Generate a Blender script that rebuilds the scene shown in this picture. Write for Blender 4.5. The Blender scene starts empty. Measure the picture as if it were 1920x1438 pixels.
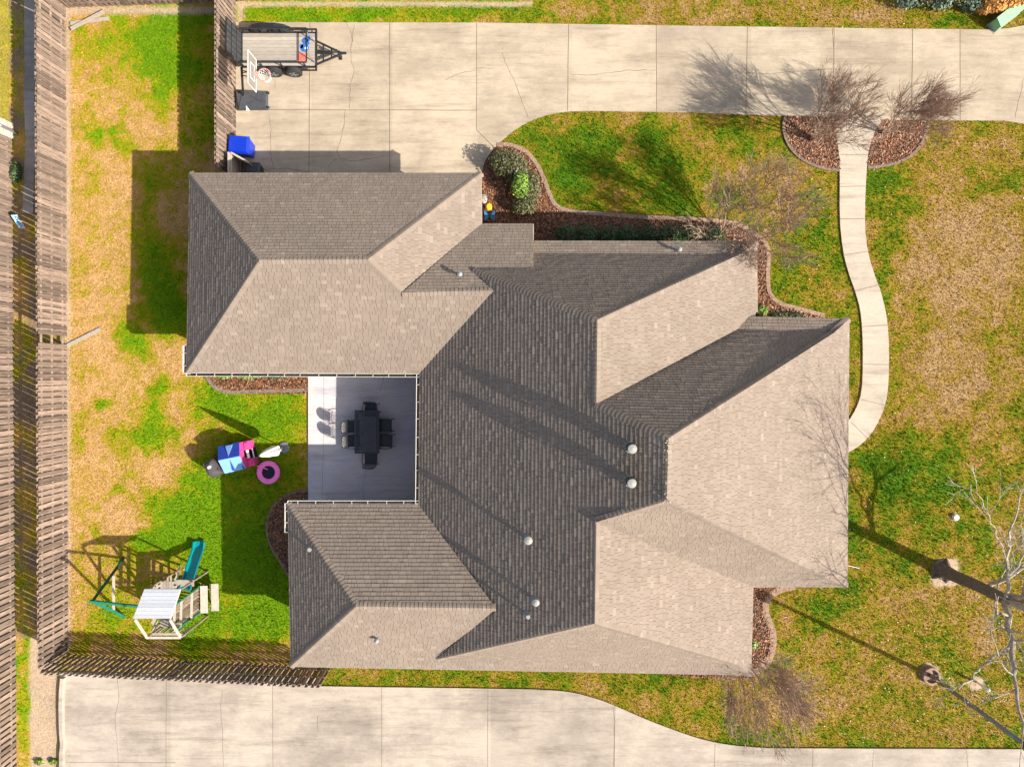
import bpy, math, random
import numpy as np
from mathutils import Vector, Matrix
from mathutils.geometry import tessellate_polygon
random.seed(7)
rng = np.random.default_rng(7)
R = math.radians
sc = bpy.context.scene
col = sc.collection

# ------------------------------------------------------------------ camera, sky, sun, exposure
S = 0.0215          # metres per photo pixel on the ground
H = 27.3            # camera height
NX, NY = 960.0, 697.0   # photo pixel straight below the camera
cam_d = bpy.data.cameras.new("camera"); cam = bpy.data.objects.new("camera", cam_d); col.objects.link(cam)
cam.location = (0, 0, H); cam.rotation_euler = (0, 0, 0)
cam_d.sensor_width = 36; cam_d.lens = 36 * (H / S) / 1920
cam_d.shift_y = -(719 - NY) / 1920
cam_d.clip_end = 2000
sc.camera = cam

SUN_EL = R(35.7); SUNV = Vector((0.903 * math.cos(SUN_EL), -0.4297 * math.cos(SUN_EL), math.sin(SUN_EL))).normalized()
w = bpy.data.worlds.new("World"); sc.world = w; w.use_nodes = True
nt = w.node_tree
sky = nt.nodes.new("ShaderNodeTexSky"); sky.sky_type = 'NISHITA'; sky.sun_disc = False
sky.sun_elevation = SUN_EL; sky.sun_rotation = math.atan2(SUNV.x, SUNV.y)
sky.air_density = 1.0; sky.dust_density = 2.5; sky.ozone_density = 0.35
bg = nt.nodes["Background"]; bg.inputs[1].default_value = 0.112
hs_ = nt.nodes.new("ShaderNodeHueSaturation"); hs_.inputs["Saturation"].default_value = 0.75
nt.links.new(sky.outputs[0], hs_.inputs["Color"]); nt.links.new(hs_.outputs[0], bg.inputs[0])
sd = bpy.data.lights.new("sun", 'SUN'); sun = bpy.data.objects.new("sun", sd); col.objects.link(sun)
sd.energy = 5.0; sd.angle = R(0.5); sd.color = (1.0, 0.925, 0.80)
sun.rotation_euler = SUNV.to_track_quat('Z', 'Y').to_euler(); sun.location = (0, 0, 60)
sc.view_settings.view_transform = 'Standard'; sc.view_settings.look = 'None'
sc.view_settings.gamma = 1.0; sc.view_settings.exposure = 0.94

# ------------------------------------------------------------------ helpers
def P(px, py, h=0.0):
    k = (H - h) / H
    return Vector(((px - NX) * k * S, (NY - py) * k * S, h))
WL = {}
def tag(o, label=None, cat=None, group=None, kind=None):
    if label: o["label"] = label
    if cat: o["category"] = cat
    if group: o["group"] = group
    if kind: o["kind"] = kind
    return o
def thing(name, label, cat, loc, group=None):
    o = bpy.data.objects.new(name, None); col.objects.link(o); o.location = loc
    o.empty_display_size = 0.3
    WL[o.name] = Vector(loc)
    return tag(o, label, cat, group)

class MB:
    def __init__(s): s.v = []; s.f = []; s.m = []; s.c = []; s.xf = None
    def add(s, vs, fs, mi=0, tone=None):
        n = len(s.v)
        if s.xf is not None: vs = [s.xf @ Vector(p) for p in vs]
        s.v.extend([tuple(p) for p in vs])
        for f in fs:
            s.f.append([i + n for i in f]); s.m.append(mi); s.c.append(0.5 if tone is None else tone)
        return s
    def box(s, a, b, mi=0, tone=None):
        (x0, y0, z0), (x1, y1, z1) = a, b
        vs = [(x0,y0,z0),(x1,y0,z0),(x1,y1,z0),(x0,y1,z0),(x0,y0,z1),(x1,y0,z1),(x1,y1,z1),(x0,y1,z1)]
        return s.add(vs, [(0,3,2,1),(4,5,6,7),(0,1,5,4),(1,2,6,5),(2,3,7,6),(3,0,4,7)], mi, tone)
    def beam(s, a, b, wd, hg, mi=0, tone=None, up=(0,0,1)):
        a = Vector(a); b = Vector(b); t = (b - a).normalized(); u = Vector(up)
        if abs(t.dot(u)) > 0.98: u = Vector((1, 0, 0))
        x = t.cross(u).normalized(); z = x.cross(t).normalized()
        vs = []
        for p in (a, b):
            for sx, sz in ((-1,-1),(1,-1),(1,1),(-1,1)): vs.append(p + x * sx * wd / 2 + z * sz * hg / 2)
        return s.add(vs, [(3,2,1,0),(4,5,6,7),(0,1,5,4),(1,2,6,5),(2,3,7,6),(3,0,4,7)], mi, tone)
    def tube(s, pts, rad, n=8, mi=0, tone=None, cap=True):
        pts = [Vector(p) for p in pts]
        if not isinstance(rad, (list, tuple)): rad = [rad] * len(pts)
        vs = []; fs = []
        x = None
        for i, p in enumerate(pts):
            t = (pts[min(i + 1, len(pts) - 1)] - pts[max(i - 1, 0)]).normalized()
            if x is None:
                x = t.orthogonal().normalized()
            else:
                x = (x - t * x.dot(t))
                x = x.normalized() if x.length > 1e-6 else t.orthogonal().normalized()
            y = t.cross(x)
            for j in range(n):
                a = 2 * math.pi * j / n
                vs.append(p + (x * math.cos(a) + y * math.sin(a)) * rad[i])
        for i in range(len(pts) - 1):
            for j in range(n):
                a = i * n + j; b = i * n + (j + 1) % n
                fs.append((a, b, b + n, a + n))
        if cap:
            fs.append(tuple(reversed(range(n)))); fs.append(tuple((len(pts) - 1) * n + j for j in range(n)))
        return s.add(vs, fs, mi, tone)
    def lathe(s, prof, c=(0,0,0), n=24, mi=0, tone=None, sx=1, sy=1):
        vs = []; fs = []; c = Vector(c)
        for r, z in prof:
            for j in range(n):
                a = 2 * math.pi * j / n
                vs.append(c + Vector((r * math.cos(a) * sx, r * math.sin(a) * sy, z)))
        for i in range(len(prof) - 1):
            for j in range(n):
                a = i * n + j; b = i * n + (j + 1) % n
                fs.append((a, b, b + n, a + n))
        fs.append(tuple(reversed(range(n)))); fs.append(tuple((len(prof) - 1) * n + j for j in range(n)))
        return s.add(vs, fs, mi, tone)
    def prism(s, poly, z0, z1, mi=0, tone=None, bottom=True):
        n = len(poly)
        vs = [(p[0], p[1], z0) for p in poly] + [(p[0], p[1], z1) for p in poly]
        tris = tessellate_polygon([[Vector((p[0], p[1], 0)) for p in poly]])
        fs = []
        for t in tris:
            a, b, c = [Vector((poly[i][0], poly[i][1])) for i in t]
            if (b - a).cross(c - a) if False else ((b.x-a.x)*(c.y-a.y)-(b.y-a.y)*(c.x-a.x)) < 0: t = (t[0], t[2], t[1])
            fs.append(tuple(i + n for i in t))
            if bottom: fs.append((t[0], t[2], t[1]))
        area = sum(poly[i][0]*poly[(i+1)%n][1]-poly[(i+1)%n][0]*poly[i][1] for i in range(n))
        for i in range(n):
            j = (i + 1) % n
            fs.append((i, j, j + n, i + n) if area > 0 else (j, i, i + n, j + n))
        return s.add(vs, fs, mi, tone)
    def build(s, name, mats, parent=None, smooth=False, base=None, **kw):
        me = bpy.data.meshes.new(name)
        if parent is not None: off = WL[parent.name]
        else:
            if base is None:
                a = np.array(s.v); base = Vector(((a[:,0].min()+a[:,0].max())/2, (a[:,1].min()+a[:,1].max())/2, a[:,2].min()))
            off = Vector(base)
        me.from_pydata([(p[0]-off.x, p[1]-off.y, p[2]-off.z) for p in s.v], [], s.f)
        if not isinstance(mats, (list, tuple)): mats = [mats]
        for m in mats: me.materials.append(m)
        me.polygons.foreach_set("material_index", s.m)
        if smooth: me.polygons.foreach_set("use_smooth", [True] * len(s.f))
        ca = me.color_attributes.new("tone", 'FLOAT_COLOR', 'CORNER')
        cnt = np.array([len(f) for f in s.f]); t = np.repeat(np.array(s.c, dtype=np.float32), cnt)
        buf = np.ones((len(t), 4), dtype=np.float32); buf[:, 0] = t; buf[:, 1] = t; buf[:, 2] = t
        ca.data.foreach_set("color", buf.ravel())
        me.validate(); me.update()
        o = bpy.data.objects.new(name, me); col.objects.link(o)
        if parent is not None: o.parent = parent; WL[o.name] = off
        else: o.location = off; WL[o.name] = off
        tag(o, **kw)
        return o

def newmat(name):
    m = bpy.data.materials.new(name); m.use_nodes = True
    return m, m.node_tree, m.node_tree.nodes["Principled BSDF"]
def ramp(nt, stops):
    r = nt.nodes.new("ShaderNodeValToRGB"); e = r.color_ramp.elements
    while len(e) > 1: e.remove(e[-1])
    e[0].position = stops[0][0]; e[0].color = (*stops[0][1], 1)
    for p, c in stops[1:]:
        x = e.new(p); x.color = (*c, 1)
    return r
def noise(nt, scale, detail=4, rough=0.6, coord=None, kind="Object", sc3=None):
    n = nt.nodes.new("ShaderNodeTexNoise"); n.inputs["Scale"].default_value = scale
    n.inputs["Detail"].default_value = detail; n.inputs["Roughness"].default_value = rough
    tc = nt.nodes.new("ShaderNodeTexCoord")
    src = tc.outputs[kind]
    if sc3:
        mp = nt.nodes.new("ShaderNodeMapping"); mp.inputs["Scale"].default_value = sc3
        nt.links.new(src, mp.inputs[0]); src = mp.outputs[0]
    nt.links.new(src, n.inputs["Vector"])
    return n
def mixc(nt, a, b, fac, mode='MIX'):
    m = nt.nodes.new("ShaderNodeMix"); m.data_type = 'RGBA'; m.blend_type = mode
    for sock, v in ((m.inputs[6], a), (m.inputs[7], b), (m.inputs[0], fac)):
        if isinstance(v, (float, int)): sock.default_value = v
        elif isinstance(v, tuple): sock.default_value = (*v, 1)
        else: nt.links.new(v, sock)
    return m.outputs[2]
def bump(nt, bs, height, strength=0.4, dist=0.01):
    b = nt.nodes.new("ShaderNodeBump"); b.inputs["Strength"].default_value = strength; b.inputs["Distance"].default_value = dist
    nt.links.new(height, b.inputs["Height"]); nt.links.new(b.outputs[0], bs.inputs["Normal"])
def plain(name, c, rough=0.6, var=0.18, scale=9, metal=0.0, tonevar=0.0, spec=0.4, bmp=0.0, sc3=None):
    m, t, b = newmat(name)
    n = noise(t, scale, 5, 0.65, sc3=sc3)
    lo = tuple(max(0, x * (1 - var)) for x in c); hi = tuple(min(1, x * (1 + var)) for x in c)
    r = ramp(t, [(0.3, lo), (0.7, hi)]); t.links.new(n.outputs[0], r.inputs[0])
    out = r.outputs[0]
    if tonevar:
        a = t.nodes.new("ShaderNodeAttribute"); a.attribute_name = "tone"
        r2 = ramp(t, [(0, (1 - tonevar,) * 3), (1, (1 + tonevar,) * 3)]); t.links.new(a.outputs[2], r2.inputs[0])
        out = mixc(t, out, r2.outputs[0], 1.0, 'MULTIPLY')
    t.links.new(out, b.inputs["Base Color"])
    b.inputs["Roughness"].default_value = rough; b.inputs["Metallic"].default_value = metal
    b.inputs["Specular IOR Level"].default_value = spec
    if bmp: bump(t, b, n.outputs[0], bmp, 0.01)
    return m

# --- materials
M = {}
M['black'] = plain('black_metal', (0.018, 0.019, 0.022), 0.4, 0.3, 20)
M['iron'] = plain('cast_iron', (0.022, 0.024, 0.03), 0.35, 0.3, 20)
M['rubber'] = plain('rubber', (0.02, 0.02, 0.02), 0.8, 0.3, 30)
M['dgrey'] = plain('dark_grey_plastic', (0.05, 0.053, 0.06), 0.5, 0.25, 7)
M['white'] = plain('white_paint', (0.78, 0.78, 0.76), 0.45, 0.06, 6)
M['whitem'] = plain('galvanised_white', (0.26, 0.255, 0.24), 0.5, 0.1, 12)
M['soffit'] = plain('soffit_paint', (0.40, 0.36, 0.30), 0.7, 0.06, 4)
M['blue'] = plain('blue_plastic', (0.003, 0.03, 0.42), 0.4, 0.15, 4)
M['dblue'] = plain('royal_blue_plastic', (0.02, 0.05, 0.33), 0.4, 0.1, 5)  # also colours the shaded half of the playhouse roof
M['lblue'] = plain('light_blue_plastic', (0.17, 0.34, 0.62), 0.45, 0.1, 5)  # also colours the sunlit half of the playhouse roof
M['pink'] = plain('pink_plastic', (0.62, 0.06, 0.26), 0.45, 0.12, 5)
M['pink2'] = plain('pink_foam', (0.95, 0.20, 0.56), 0.6, 0.08, 8)
M['rimpink'] = plain('faded_rim', (0.60, 0.24, 0.23), 0.5, 0.1, 12)
M['teal'] = plain('teal_slide_plastic', (0.0, 0.22, 0.23), 0.3, 0.1, 3)
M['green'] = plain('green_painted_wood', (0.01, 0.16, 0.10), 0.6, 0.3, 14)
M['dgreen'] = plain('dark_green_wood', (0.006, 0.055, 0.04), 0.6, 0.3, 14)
M['wood'] = plain('weathered_fence_wood', (0.195, 0.142, 0.112), 0.85, 0.45, 3.0, tonevar=0.45, bmp=0.4, sc3=(6, 6, 0.7))
M['board'] = plain('grey_board', (0.30, 0.26, 0.215), 0.85, 0.25, 5, tonevar=0.25, bmp=0.3, sc3=(1, 6, 6))
M['pale'] = plain('pale_wood', (0.40, 0.35, 0.295), 0.85, 0.2, 8, tonevar=0.15, bmp=0.3)
M['greyroof'] = plain('silver_grey_board', (0.8, 0.8, 0.84), 0.8, 0.12, 10, tonevar=0.14, sc3=(1, 6, 1))
M['deckw'] = plain('trailer_board', (0.33, 0.29, 0.245), 0.85, 0.25, 6, tonevar=0.22, sc3=(0.6, 7, 1))
M['cover'] = plain('charcoal_cover', (0.062, 0.056, 0.06), 0.7, 0.2, 8, bmp=0.4)
M['bark'] = plain('grey_bark', (0.14, 0.11, 0.085), 0.9, 0.4, 12, bmp=0.6)
M['palebark'] = plain('pale_bark', (0.34, 0.29, 0.235), 0.85, 0.35, 6, bmp=0.4)
M['twig'] = plain('twig_bark', (0.36, 0.25, 0.185), 0.85, 0.35, 8)
M['steel'] = plain('grey_steel', (0.20, 0.20, 0.21), 0.5, 0.15, 8, metal=0.3)
M['soil'] = plain('bare_soil', (0.36, 0.27, 0.185), 0.95, 0.25, 9, bmp=0.5)
M['trgreen'] = plain('utility_green', (0.17, 0.36, 0.20), 0.5, 0.12, 8)
M['crack'] = plain('crack_dirt', (0.13, 0.095, 0.065), 0.95, 0.4, 30)
M['joint'] = plain('joint_dirt', (0.155, 0.115, 0.075), 0.95, 0.4, 20)
M['edging'] = plain('bed_edging_concrete', (0.25, 0.165, 0.118), 0.9, 0.45, 10, bmp=0.6)
M['yellow'] = plain('yellow_paint', (0.75, 0.42, 0.02), 0.5, 0.1, 9)
M['sky_blue'] = plain('butterfly_blue', (0.02, 0.17, 0.36), 0.4, 0.1, 9)
M['orangeleaf'] = plain('rust_leaf', (0.50, 0.24, 0.055), 0.7, 0.4, 3, tonevar=0.5)
M['mat'] = plain('dark_mat', (0.006, 0.006, 0.018), 0.7, 0.2, 9)
M['sunlitgrey'] = plain('sunlit_back_grey', (0.20, 0.20, 0.19), 0.8, 0.1, 9)  # sunlight on two chair backs, put into the colour
M['gutter'] = plain('gutter_white', (0.55, 0.53, 0.50), 0.5, 0.1, 6)
M['edgd'] = plain('dark_edging', (0.17, 0.125, 0.095), 0.9, 0.4, 10, bmp=0.5)
M['glass'] = plain('window_glass', (0.03, 0.04, 0.05), 0.08, 0.1, 3, spec=0.8)
M['bluepaint'] = plain('blue_spray_paint', (0.02, 0.12, 0.38), 0.8, 0.5, 12)
M['redpaint'] = plain('red_spray_paint', (0.55, 0.13, 0.09), 0.8, 0.45, 14)
M['patblue'] = plain('printed_board', (0.30, 0.50, 0.60), 0.6, 0.45, 14)
M['door'] = plain('garage_door_paint', (0.6, 0.58, 0.53), 0.6, 0.05, 5)
M['bkboard'] = plain('grey_backboard', (0.20, 0.185, 0.165), 0.35, 0.05, 5)

def leafmat(name, c1, c2):
    m, t, b = newmat(name)
    a = t.nodes.new("ShaderNodeAttribute"); a.attribute_name = "tone"
    r = ramp(t, [(0, c1), (1, c2)]); t.links.new(a.outputs[2], r.inputs[0])
    t.links.new(r.outputs[0], b.inputs["Base Color"]); b.inputs["Roughness"].default_value = 0.55
    return m
M['leafdark'] = leafmat('dark_olive_leaf', (0.012, 0.018, 0.006), (0.15, 0.15, 0.05))
M['leaflime'] = leafmat('lime_leaf', (0.035, 0.10, 0.012), (0.26, 0.40, 0.04))
M['leafhedge'] = leafmat('hedge_leaf', (0.015, 0.045, 0.012), (0.06, 0.12, 0.03))
M['leafblue'] = leafmat('blue_green_leaf', (0.03, 0.06, 0.035), (0.16, 0.23, 0.16))
M['leaffall'] = leafmat('fallen_leaf', (0.20, 0.12, 0.07), (0.52, 0.37, 0.23))
M['chip'] = leafmat('bark_chip', (0.05, 0.018, 0.009), (0.40, 0.175, 0.075))

def attrmat(name, grain=0.5):
    m, t, b = newmat(name)
    a = t.nodes.new("ShaderNodeAttribute"); a.attribute_name = "Col"
    n = noise(t, 11, 8, 0.85); r = ramp(t, [(0.32, (1 - grain,) * 3), (0.68, (1 + grain * .7,) * 3)]); t.links.new(n.outputs[0], r.inputs[0])
    o = mixc(t, a.outputs[0], r.outputs[0], 1.0, 'MULTIPLY')
    t.links.new(o, b.inputs["Base Color"]); b.inputs["Roughness"].default_value = 0.95; b.inputs["Specular IOR Level"].default_value = 0.1
    return m, t, b, n
M['ground'], _t, _b, _n = attrmat('lawn_ground'); bump(_t, _b, _n.outputs[0], 0.9, 0.05)
M['grass'], _t, _b, _n = attrmat('grass_blade', 0.25)

def concrete(name, base, dark, joints=None):
    m, t, b = newmat(name)
    n1 = noise(t, 0.35, 10, 0.72, sc3=(0.7, 1.0, 1)); r1 = ramp(t, [(0.40, dark), (0.56, base)]); t.links.new(n1.outputs[0], r1.inputs[0])
    n2 = noise(t, 3.2, 10, 0.8, sc3=(0.35, 1.2, 1)); r2 = ramp(t, [(0.33, (0.80, 0.79, 0.78)), (0.5, (0.98,) * 3), (0.68, (1.08, 1.07, 1.06))]); t.links.new(n2.outputs[0], r2.inputs[0])
    n4 = noise(t, 1.6, 8, 0.75, sc3=(0.16, 2.4, 1)); r4 = ramp(t, [(0.36, (0.78, 0.77, 0.76)), (0.49, (1, 1, 1))]); t.links.new(n4.outputs[0], r4.inputs[0])
    n3 = noise(t, 30, 4, 0.7); r3 = ramp(t, [(0.25, (0.88,) * 3), (0.75, (1.10,) * 3)]); t.links.new(n3.outputs[0], r3.inputs[0])
    o = mixc(t, r1.outputs[0], r2.outputs[0], 1.0, 'MULTIPLY'); o = mixc(t, o, r3.outputs[0], 1.0, 'MULTIPLY'); o = mixc(t, o, r4.outputs[0], 1.0, 'MULTIPLY')
    if joints:
        gm = t.nodes.new("ShaderNodeNewGeometry"); sp = t.nodes.new("ShaderNodeSeparateXYZ"); t.links.new(gm.outputs["Position"], sp.inputs[0])
        mr = t.nodes.new("ShaderNodeMapRange"); mr.inputs[1].default_value = -22; mr.inputs[2].default_value = 22; t.links.new(sp.outputs[0], mr.inputs[0])
        st = [(0.0, (1.0,)*3)]
        for i_, jx in enumerate(joints):
            f_ = (0.93, 1.04, 0.97, 1.02, 0.90, 1.0, 0.94, 1.03)[i_ % 8]; st.append((((jx - NX) * S + 22) / 44, (f_, f_ * .995, f_ * .985)))
        rj = ramp(t, st); rj.color_ramp.interpolation = 'CONSTANT'; t.links.new(mr.outputs[0], rj.inputs[0]); o = mixc(t, o, rj.outputs[0], 1.0, 'MULTIPLY')
    t.links.new(o, b.inputs["Base Color"]); b.inputs["Roughness"].default_value = 0.88; b.inputs["Specular IOR Level"].default_value = 0.2
    bump(t, b, n3.outputs[0], 0.25, 0.004)
    return m
M['conc'] = concrete('driveway_concrete', (0.415, 0.345, 0.262), (0.315, 0.260, 0.198), [582,731,894,1066,1230,1400,1562,1709,1799])
M['conc2'] = concrete('south_driveway_concrete', (0.400, 0.345, 0.292), (0.275, 0.236, 0.202), [222,313,512,716,914,1150,1338,1522,1637,1811])
M['walk'] = concrete('walkway_concrete', (0.43, 0.37, 0.30), (0.36, 0.31, 0.25))
M['patio'] = concrete('patio_concrete', (0.53, 0.49, 0.49), (0.44, 0.44, 0.50))
M['oldconc'] = concrete('old_concrete', (0.30, 0.27, 0.25), (0.2, 0.18, 0.17))

def shingle():
    m, t, b = newmat('asphalt_shingles')
    a = t.nodes.new("ShaderNodeAttribute"); a.attribute_name = "tone"
    r = ramp(t, [(0.0, (0.196, 0.155, 0.126)), (0.3, (0.213, 0.170, 0.138)), (0.8, (0.223, 0.179, 0.146)), (0.95, (0.233, 0.188, 0.153)), (1.0, (0.258, 0.212, 0.172))])
    t.links.new(a.outputs[2], r.inputs[0])
    n = noise(t, 60, 5, 0.8); r2 = ramp(t, [(0.3, (0.82,) * 3), (0.7, (1.15,) * 3)]); t.links.new(n.outputs[0], r2.inputs[0])
    n3 = noise(t, 0.6, 4, 0.6); r3 = ramp(t, [(0.3, (0.93,) * 3), (0.7, (1.05,) * 3)]); t.links.new(n3.outputs[0], r3.inputs[0])
    o = mixc(t, r.outputs[0], r2.outputs[0], 1.0, 'MULTIPLY'); o = mixc(t, o, r3.outputs[0], 1.0, 'MULTIPLY')
    t.links.new(o, b.inputs["Base Color"]); b.inputs["Roughness"].default_value = 0.92; b.inputs["Specular IOR Level"].default_value = 0.15
    bump(t, b, n.outputs[0], 0.4, 0.004)
    return m
M['shingle'] = shingle()
M['felt'] = plain('roof_underlay', (0.07, 0.062, 0.055), 0.95, 0.2, 5)

def brickmat(name, c1, c2, mortar, sx=1.0):
    m, t, b = newmat(name)
    tc = t.nodes.new("ShaderNodeTexCoord"); sp = t.nodes.new("ShaderNodeSeparateXYZ"); t.links.new(tc.outputs["Object"], sp.inputs[0])
    ad = t.nodes.new("ShaderNodeMath"); ad.operation = 'ADD'; t.links.new(sp.outputs[0], ad.inputs[0]); t.links.new(sp.outputs[1], ad.inputs[1])
    cb = t.nodes.new("ShaderNodeCombineXYZ"); t.links.new(ad.outputs[0], cb.inputs[0]); t.links.new(sp.outputs[2], cb.inputs[1])
    br = t.nodes.new("ShaderNodeTexBrick"); br.inputs["Scale"].default_value = 1.0
    br.inputs["Brick Width"].default_value = 0.22; br.inputs["Row Height"].default_value = 0.075; br.inputs["Mortar Size"].default_value = 0.006
    br.inputs["Color1"].default_value = (*c1, 1); br.inputs["Color2"].default_value = (*c2, 1); br.inputs["Mortar"].default_value = (*mortar, 1)
    t.links.new(cb.outputs[0], br.inputs["Vector"]); t.links.new(br.outputs[0], b.inputs["Base Color"]); b.inputs["Roughness"].default_value = 0.9
    return m
M['brick'] = brickmat('house_brick', (0.30, 0.15, 0.10), (0.20, 0.10, 0.07), (0.36, 0.33, 0.29))
M['whitebrick'] = brickmat('whitewashed_brick', (0.60, 0.52, 0.46), (0.42, 0.24, 0.18), (0.5, 0.46, 0.42))

def mulch():
    m, t, b = newmat('bark_mulch')
    v = t.nodes.new("ShaderNodeTexVoronoi"); v.inputs["Scale"].default_value = 16
    tc = t.nodes.new("ShaderNodeTexCoord"); t.links.new(tc.outputs["Object"], v.inputs["Vector"])
    r = ramp(t, [(0.0, (0.035, 0.014, 0.008)), (0.5, (0.12, 0.05, 0.024)), (1.0, (0.30, 0.13, 0.058))])
    t.links.new(v.outputs["Color"], r.inputs[0]); t.links.new(r.outputs[0], b.inputs["Base Color"]); b.inputs["Roughness"].default_value = 0.95
    bump(t, b, v.outputs["Distance"], 0.8, 0.03)
    return m
M['mulch'] = mulch()

# ------------------------------------------------------------------ ground colour
def vnoise(x, y, seed=0):
    xi = np.floor(x).astype(np.int64); yi = np.floor(y).astype(np.int64); fx = x - xi; fy = y - yi
    fx = fx * fx * (3 - 2 * fx); fy = fy * fy * (3 - 2 * fy)
    def h(a, b):
        n = (a * 374761393 + b * 668265263 + seed * 1442695041) & 0xffffffff
        n = ((n ^ (n >> 13)) * 1274126177) & 0xffffffff
        n = (n ^ (n >> 16)) & 0xffff
        return n / 65535.0
    return (h(xi, yi) * (1 - fx) + h(xi + 1, yi) * fx) * (1 - fy) + (h(xi, yi + 1) * (1 - fx) + h(xi + 1, yi + 1) * fx) * fy
def fbm(x, y, sc_, oct=4, seed=0, g=0.6):
    s = 0; a = 1; t = 0
    for i in range(oct):
        s = s + a * vnoise(x * sc_ + 17.3 * i, y * sc_ - 9.1 * i, seed + i); t += a; a *= g; sc_ *= 2.07
    return s / t
# green patches: photo px, radii, strength (negative: dry)
BLOBS = [(235,70,80,35,.6),(300,55,35,50,.7),(275,105,50,35,.5),(310,150,28,50,.5),(370,90,45,70,.6),(350,30,70,25,.5),(178,258,14,22,.5),(222,240,14,16,.6),
 (170,255,25,20,.2),(290,185,30,25,.3),(225,268,14,14,.5),(165,200,12,20,.3),(290,570,50,45,.55),(335,590,40,40,.5),(270,440,40,60,.45),(380,230,30,60,.35),(300,330,55,50,.3),(300,500,45,60,.5),(345,150,30,60,.4),
 (252,640,30,35,.5),(270,660,22,26,.4),(192,756,26,16,.7),(180,770,14,14,.5),(300,745,20,40,.6),(270,785,28,20,.5),(300,815,36,20,.6),(255,820,32,20,.5),(310,885,45,45,-.1),
 (400,740,60,45,.6),(470,770,80,40,.6),(530,800,60,60,.5),(450,860,60,60,.6),(540,900,50,50,.5),(375,930,50,60,.65),(330,960,50,60,.5),(280,940,40,30,.2),
 (350,1020,60,40,.6),(440,1000,70,90,.7),(500,1060,50,80,.6),(300,1010,50,25,.5),(260,1030,40,30,.35),(430,1090,60,60,.6),(330,1130,60,60,.5),(230,1130,40,50,.35),(400,1180,120,40,.6),(200,1180,60,40,.4),(190,1040,40,40,.05),
 (500,1150,60,50,.5),(540,1100,40,60,.6),
 (540,25,100,18,.55),(700,25,60,18,.5),(900,15,80,20,.4),(680,25,20,20,.3),(1030,35,40,8,.4),(1200,25,200,22,-.25),(1450,30,200,22,-.25),(1650,30,70,20,-.2),(1790,35,28,14,.5),(1700,28,15,8,.3),(1850,50,30,8,.4),
 (1000,250,50,22,.35),(1100,270,60,30,.35),(1060,330,50,40,.35),(1130,300,40,40,.25),(1230,250,30,30,.3),(1200,350,60,50,.2),(1270,340,50,60,.3),(1150,385,80,15,.2),(1170,370,30,18,-.3),(1170,290,40,20,-.25),(1330,250,30,40,-.15),(1380,330,60,30,-.1),(1360,370,30,25,.25),(1370,245,20,25,.25),
 (1500,300,30,40,-.05),(1520,360,30,50,.15),(1560,420,18,50,.25),(1500,520,40,50,.2),(1550,480,30,40,.15),(1470,560,20,20,.2),(1560,570,30,20,.0),(1440,340,50,40,-.1),
 (1660,370,30,60,.3),(1690,400,35,35,.3),(1670,470,20,60,.3),(1650,540,20,50,.25),(1680,330,40,30,.1),(1640,345,12,30,.2),(1840,370,30,14,.2),(1780,400,70,50,-.25),(1720,520,55,80,-.25),(1800,500,55,110,-.28),(1870,470,60,90,-.3),(1850,560,60,60,-.2),(1800,700,60,60,-.3),(1880,700,40,50,-.15),(1850,640,30,30,.1),(1720,650,30,80,-.1),(1740,780,40,40,-.25),(1830,740,40,30,-.2),(1860,700,20,40,.2),(1770,730,20,15,-.1),(1870,830,50,40,-.1),(1900,760,20,25,.25),
 (1640,900,50,40,.25),(1690,870,60,50,.2),(1640,860,30,30,.2),(1740,860,50,50,.15),(1680,930,50,40,.3),(1790,920,45,35,.35),(1810,990,40,25,.2),(1750,1000,40,25,.2),(1880,880,30,50,.2),(1640,1010,40,30,.25),(1600,1020,20,50,.2),(1700,1000,30,40,-.1),(1620,880,25,25,.2),
 (1560,1150,60,30,.25),(1500,1130,40,20,.1),(1640,1130,50,30,-.05),(1650,1200,60,30,-.1),(1540,1230,80,30,.0),(1500,1330,70,40,-.1),(1750,1330,60,30,.1),(1740,1360,30,20,.1),(1700,1150,40,30,.0),(1780,1160,30,30,.15),(1850,1190,40,30,-.15),(1650,1360,80,25,-.15),(1850,1360,60,25,-.15),(1440,1330,80,30,-.15),(1590,1100,30,30,.2),
 (700,1275,120,12,.15),(850,1275,100,12,.0),(980,1272,80,10,.3),(1090,1280,60,10,-.1),(1250,1280,90,10,.35),(1200,1310,80,20,-.1),(1320,1350,60,20,.1),(1380,1380,60,12,.2),(1290,1290,40,20,-.2),
 (45,1250,8,150,.5),(75,1425,12,6,.9),(100,1425,10,6,.9)]
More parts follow.
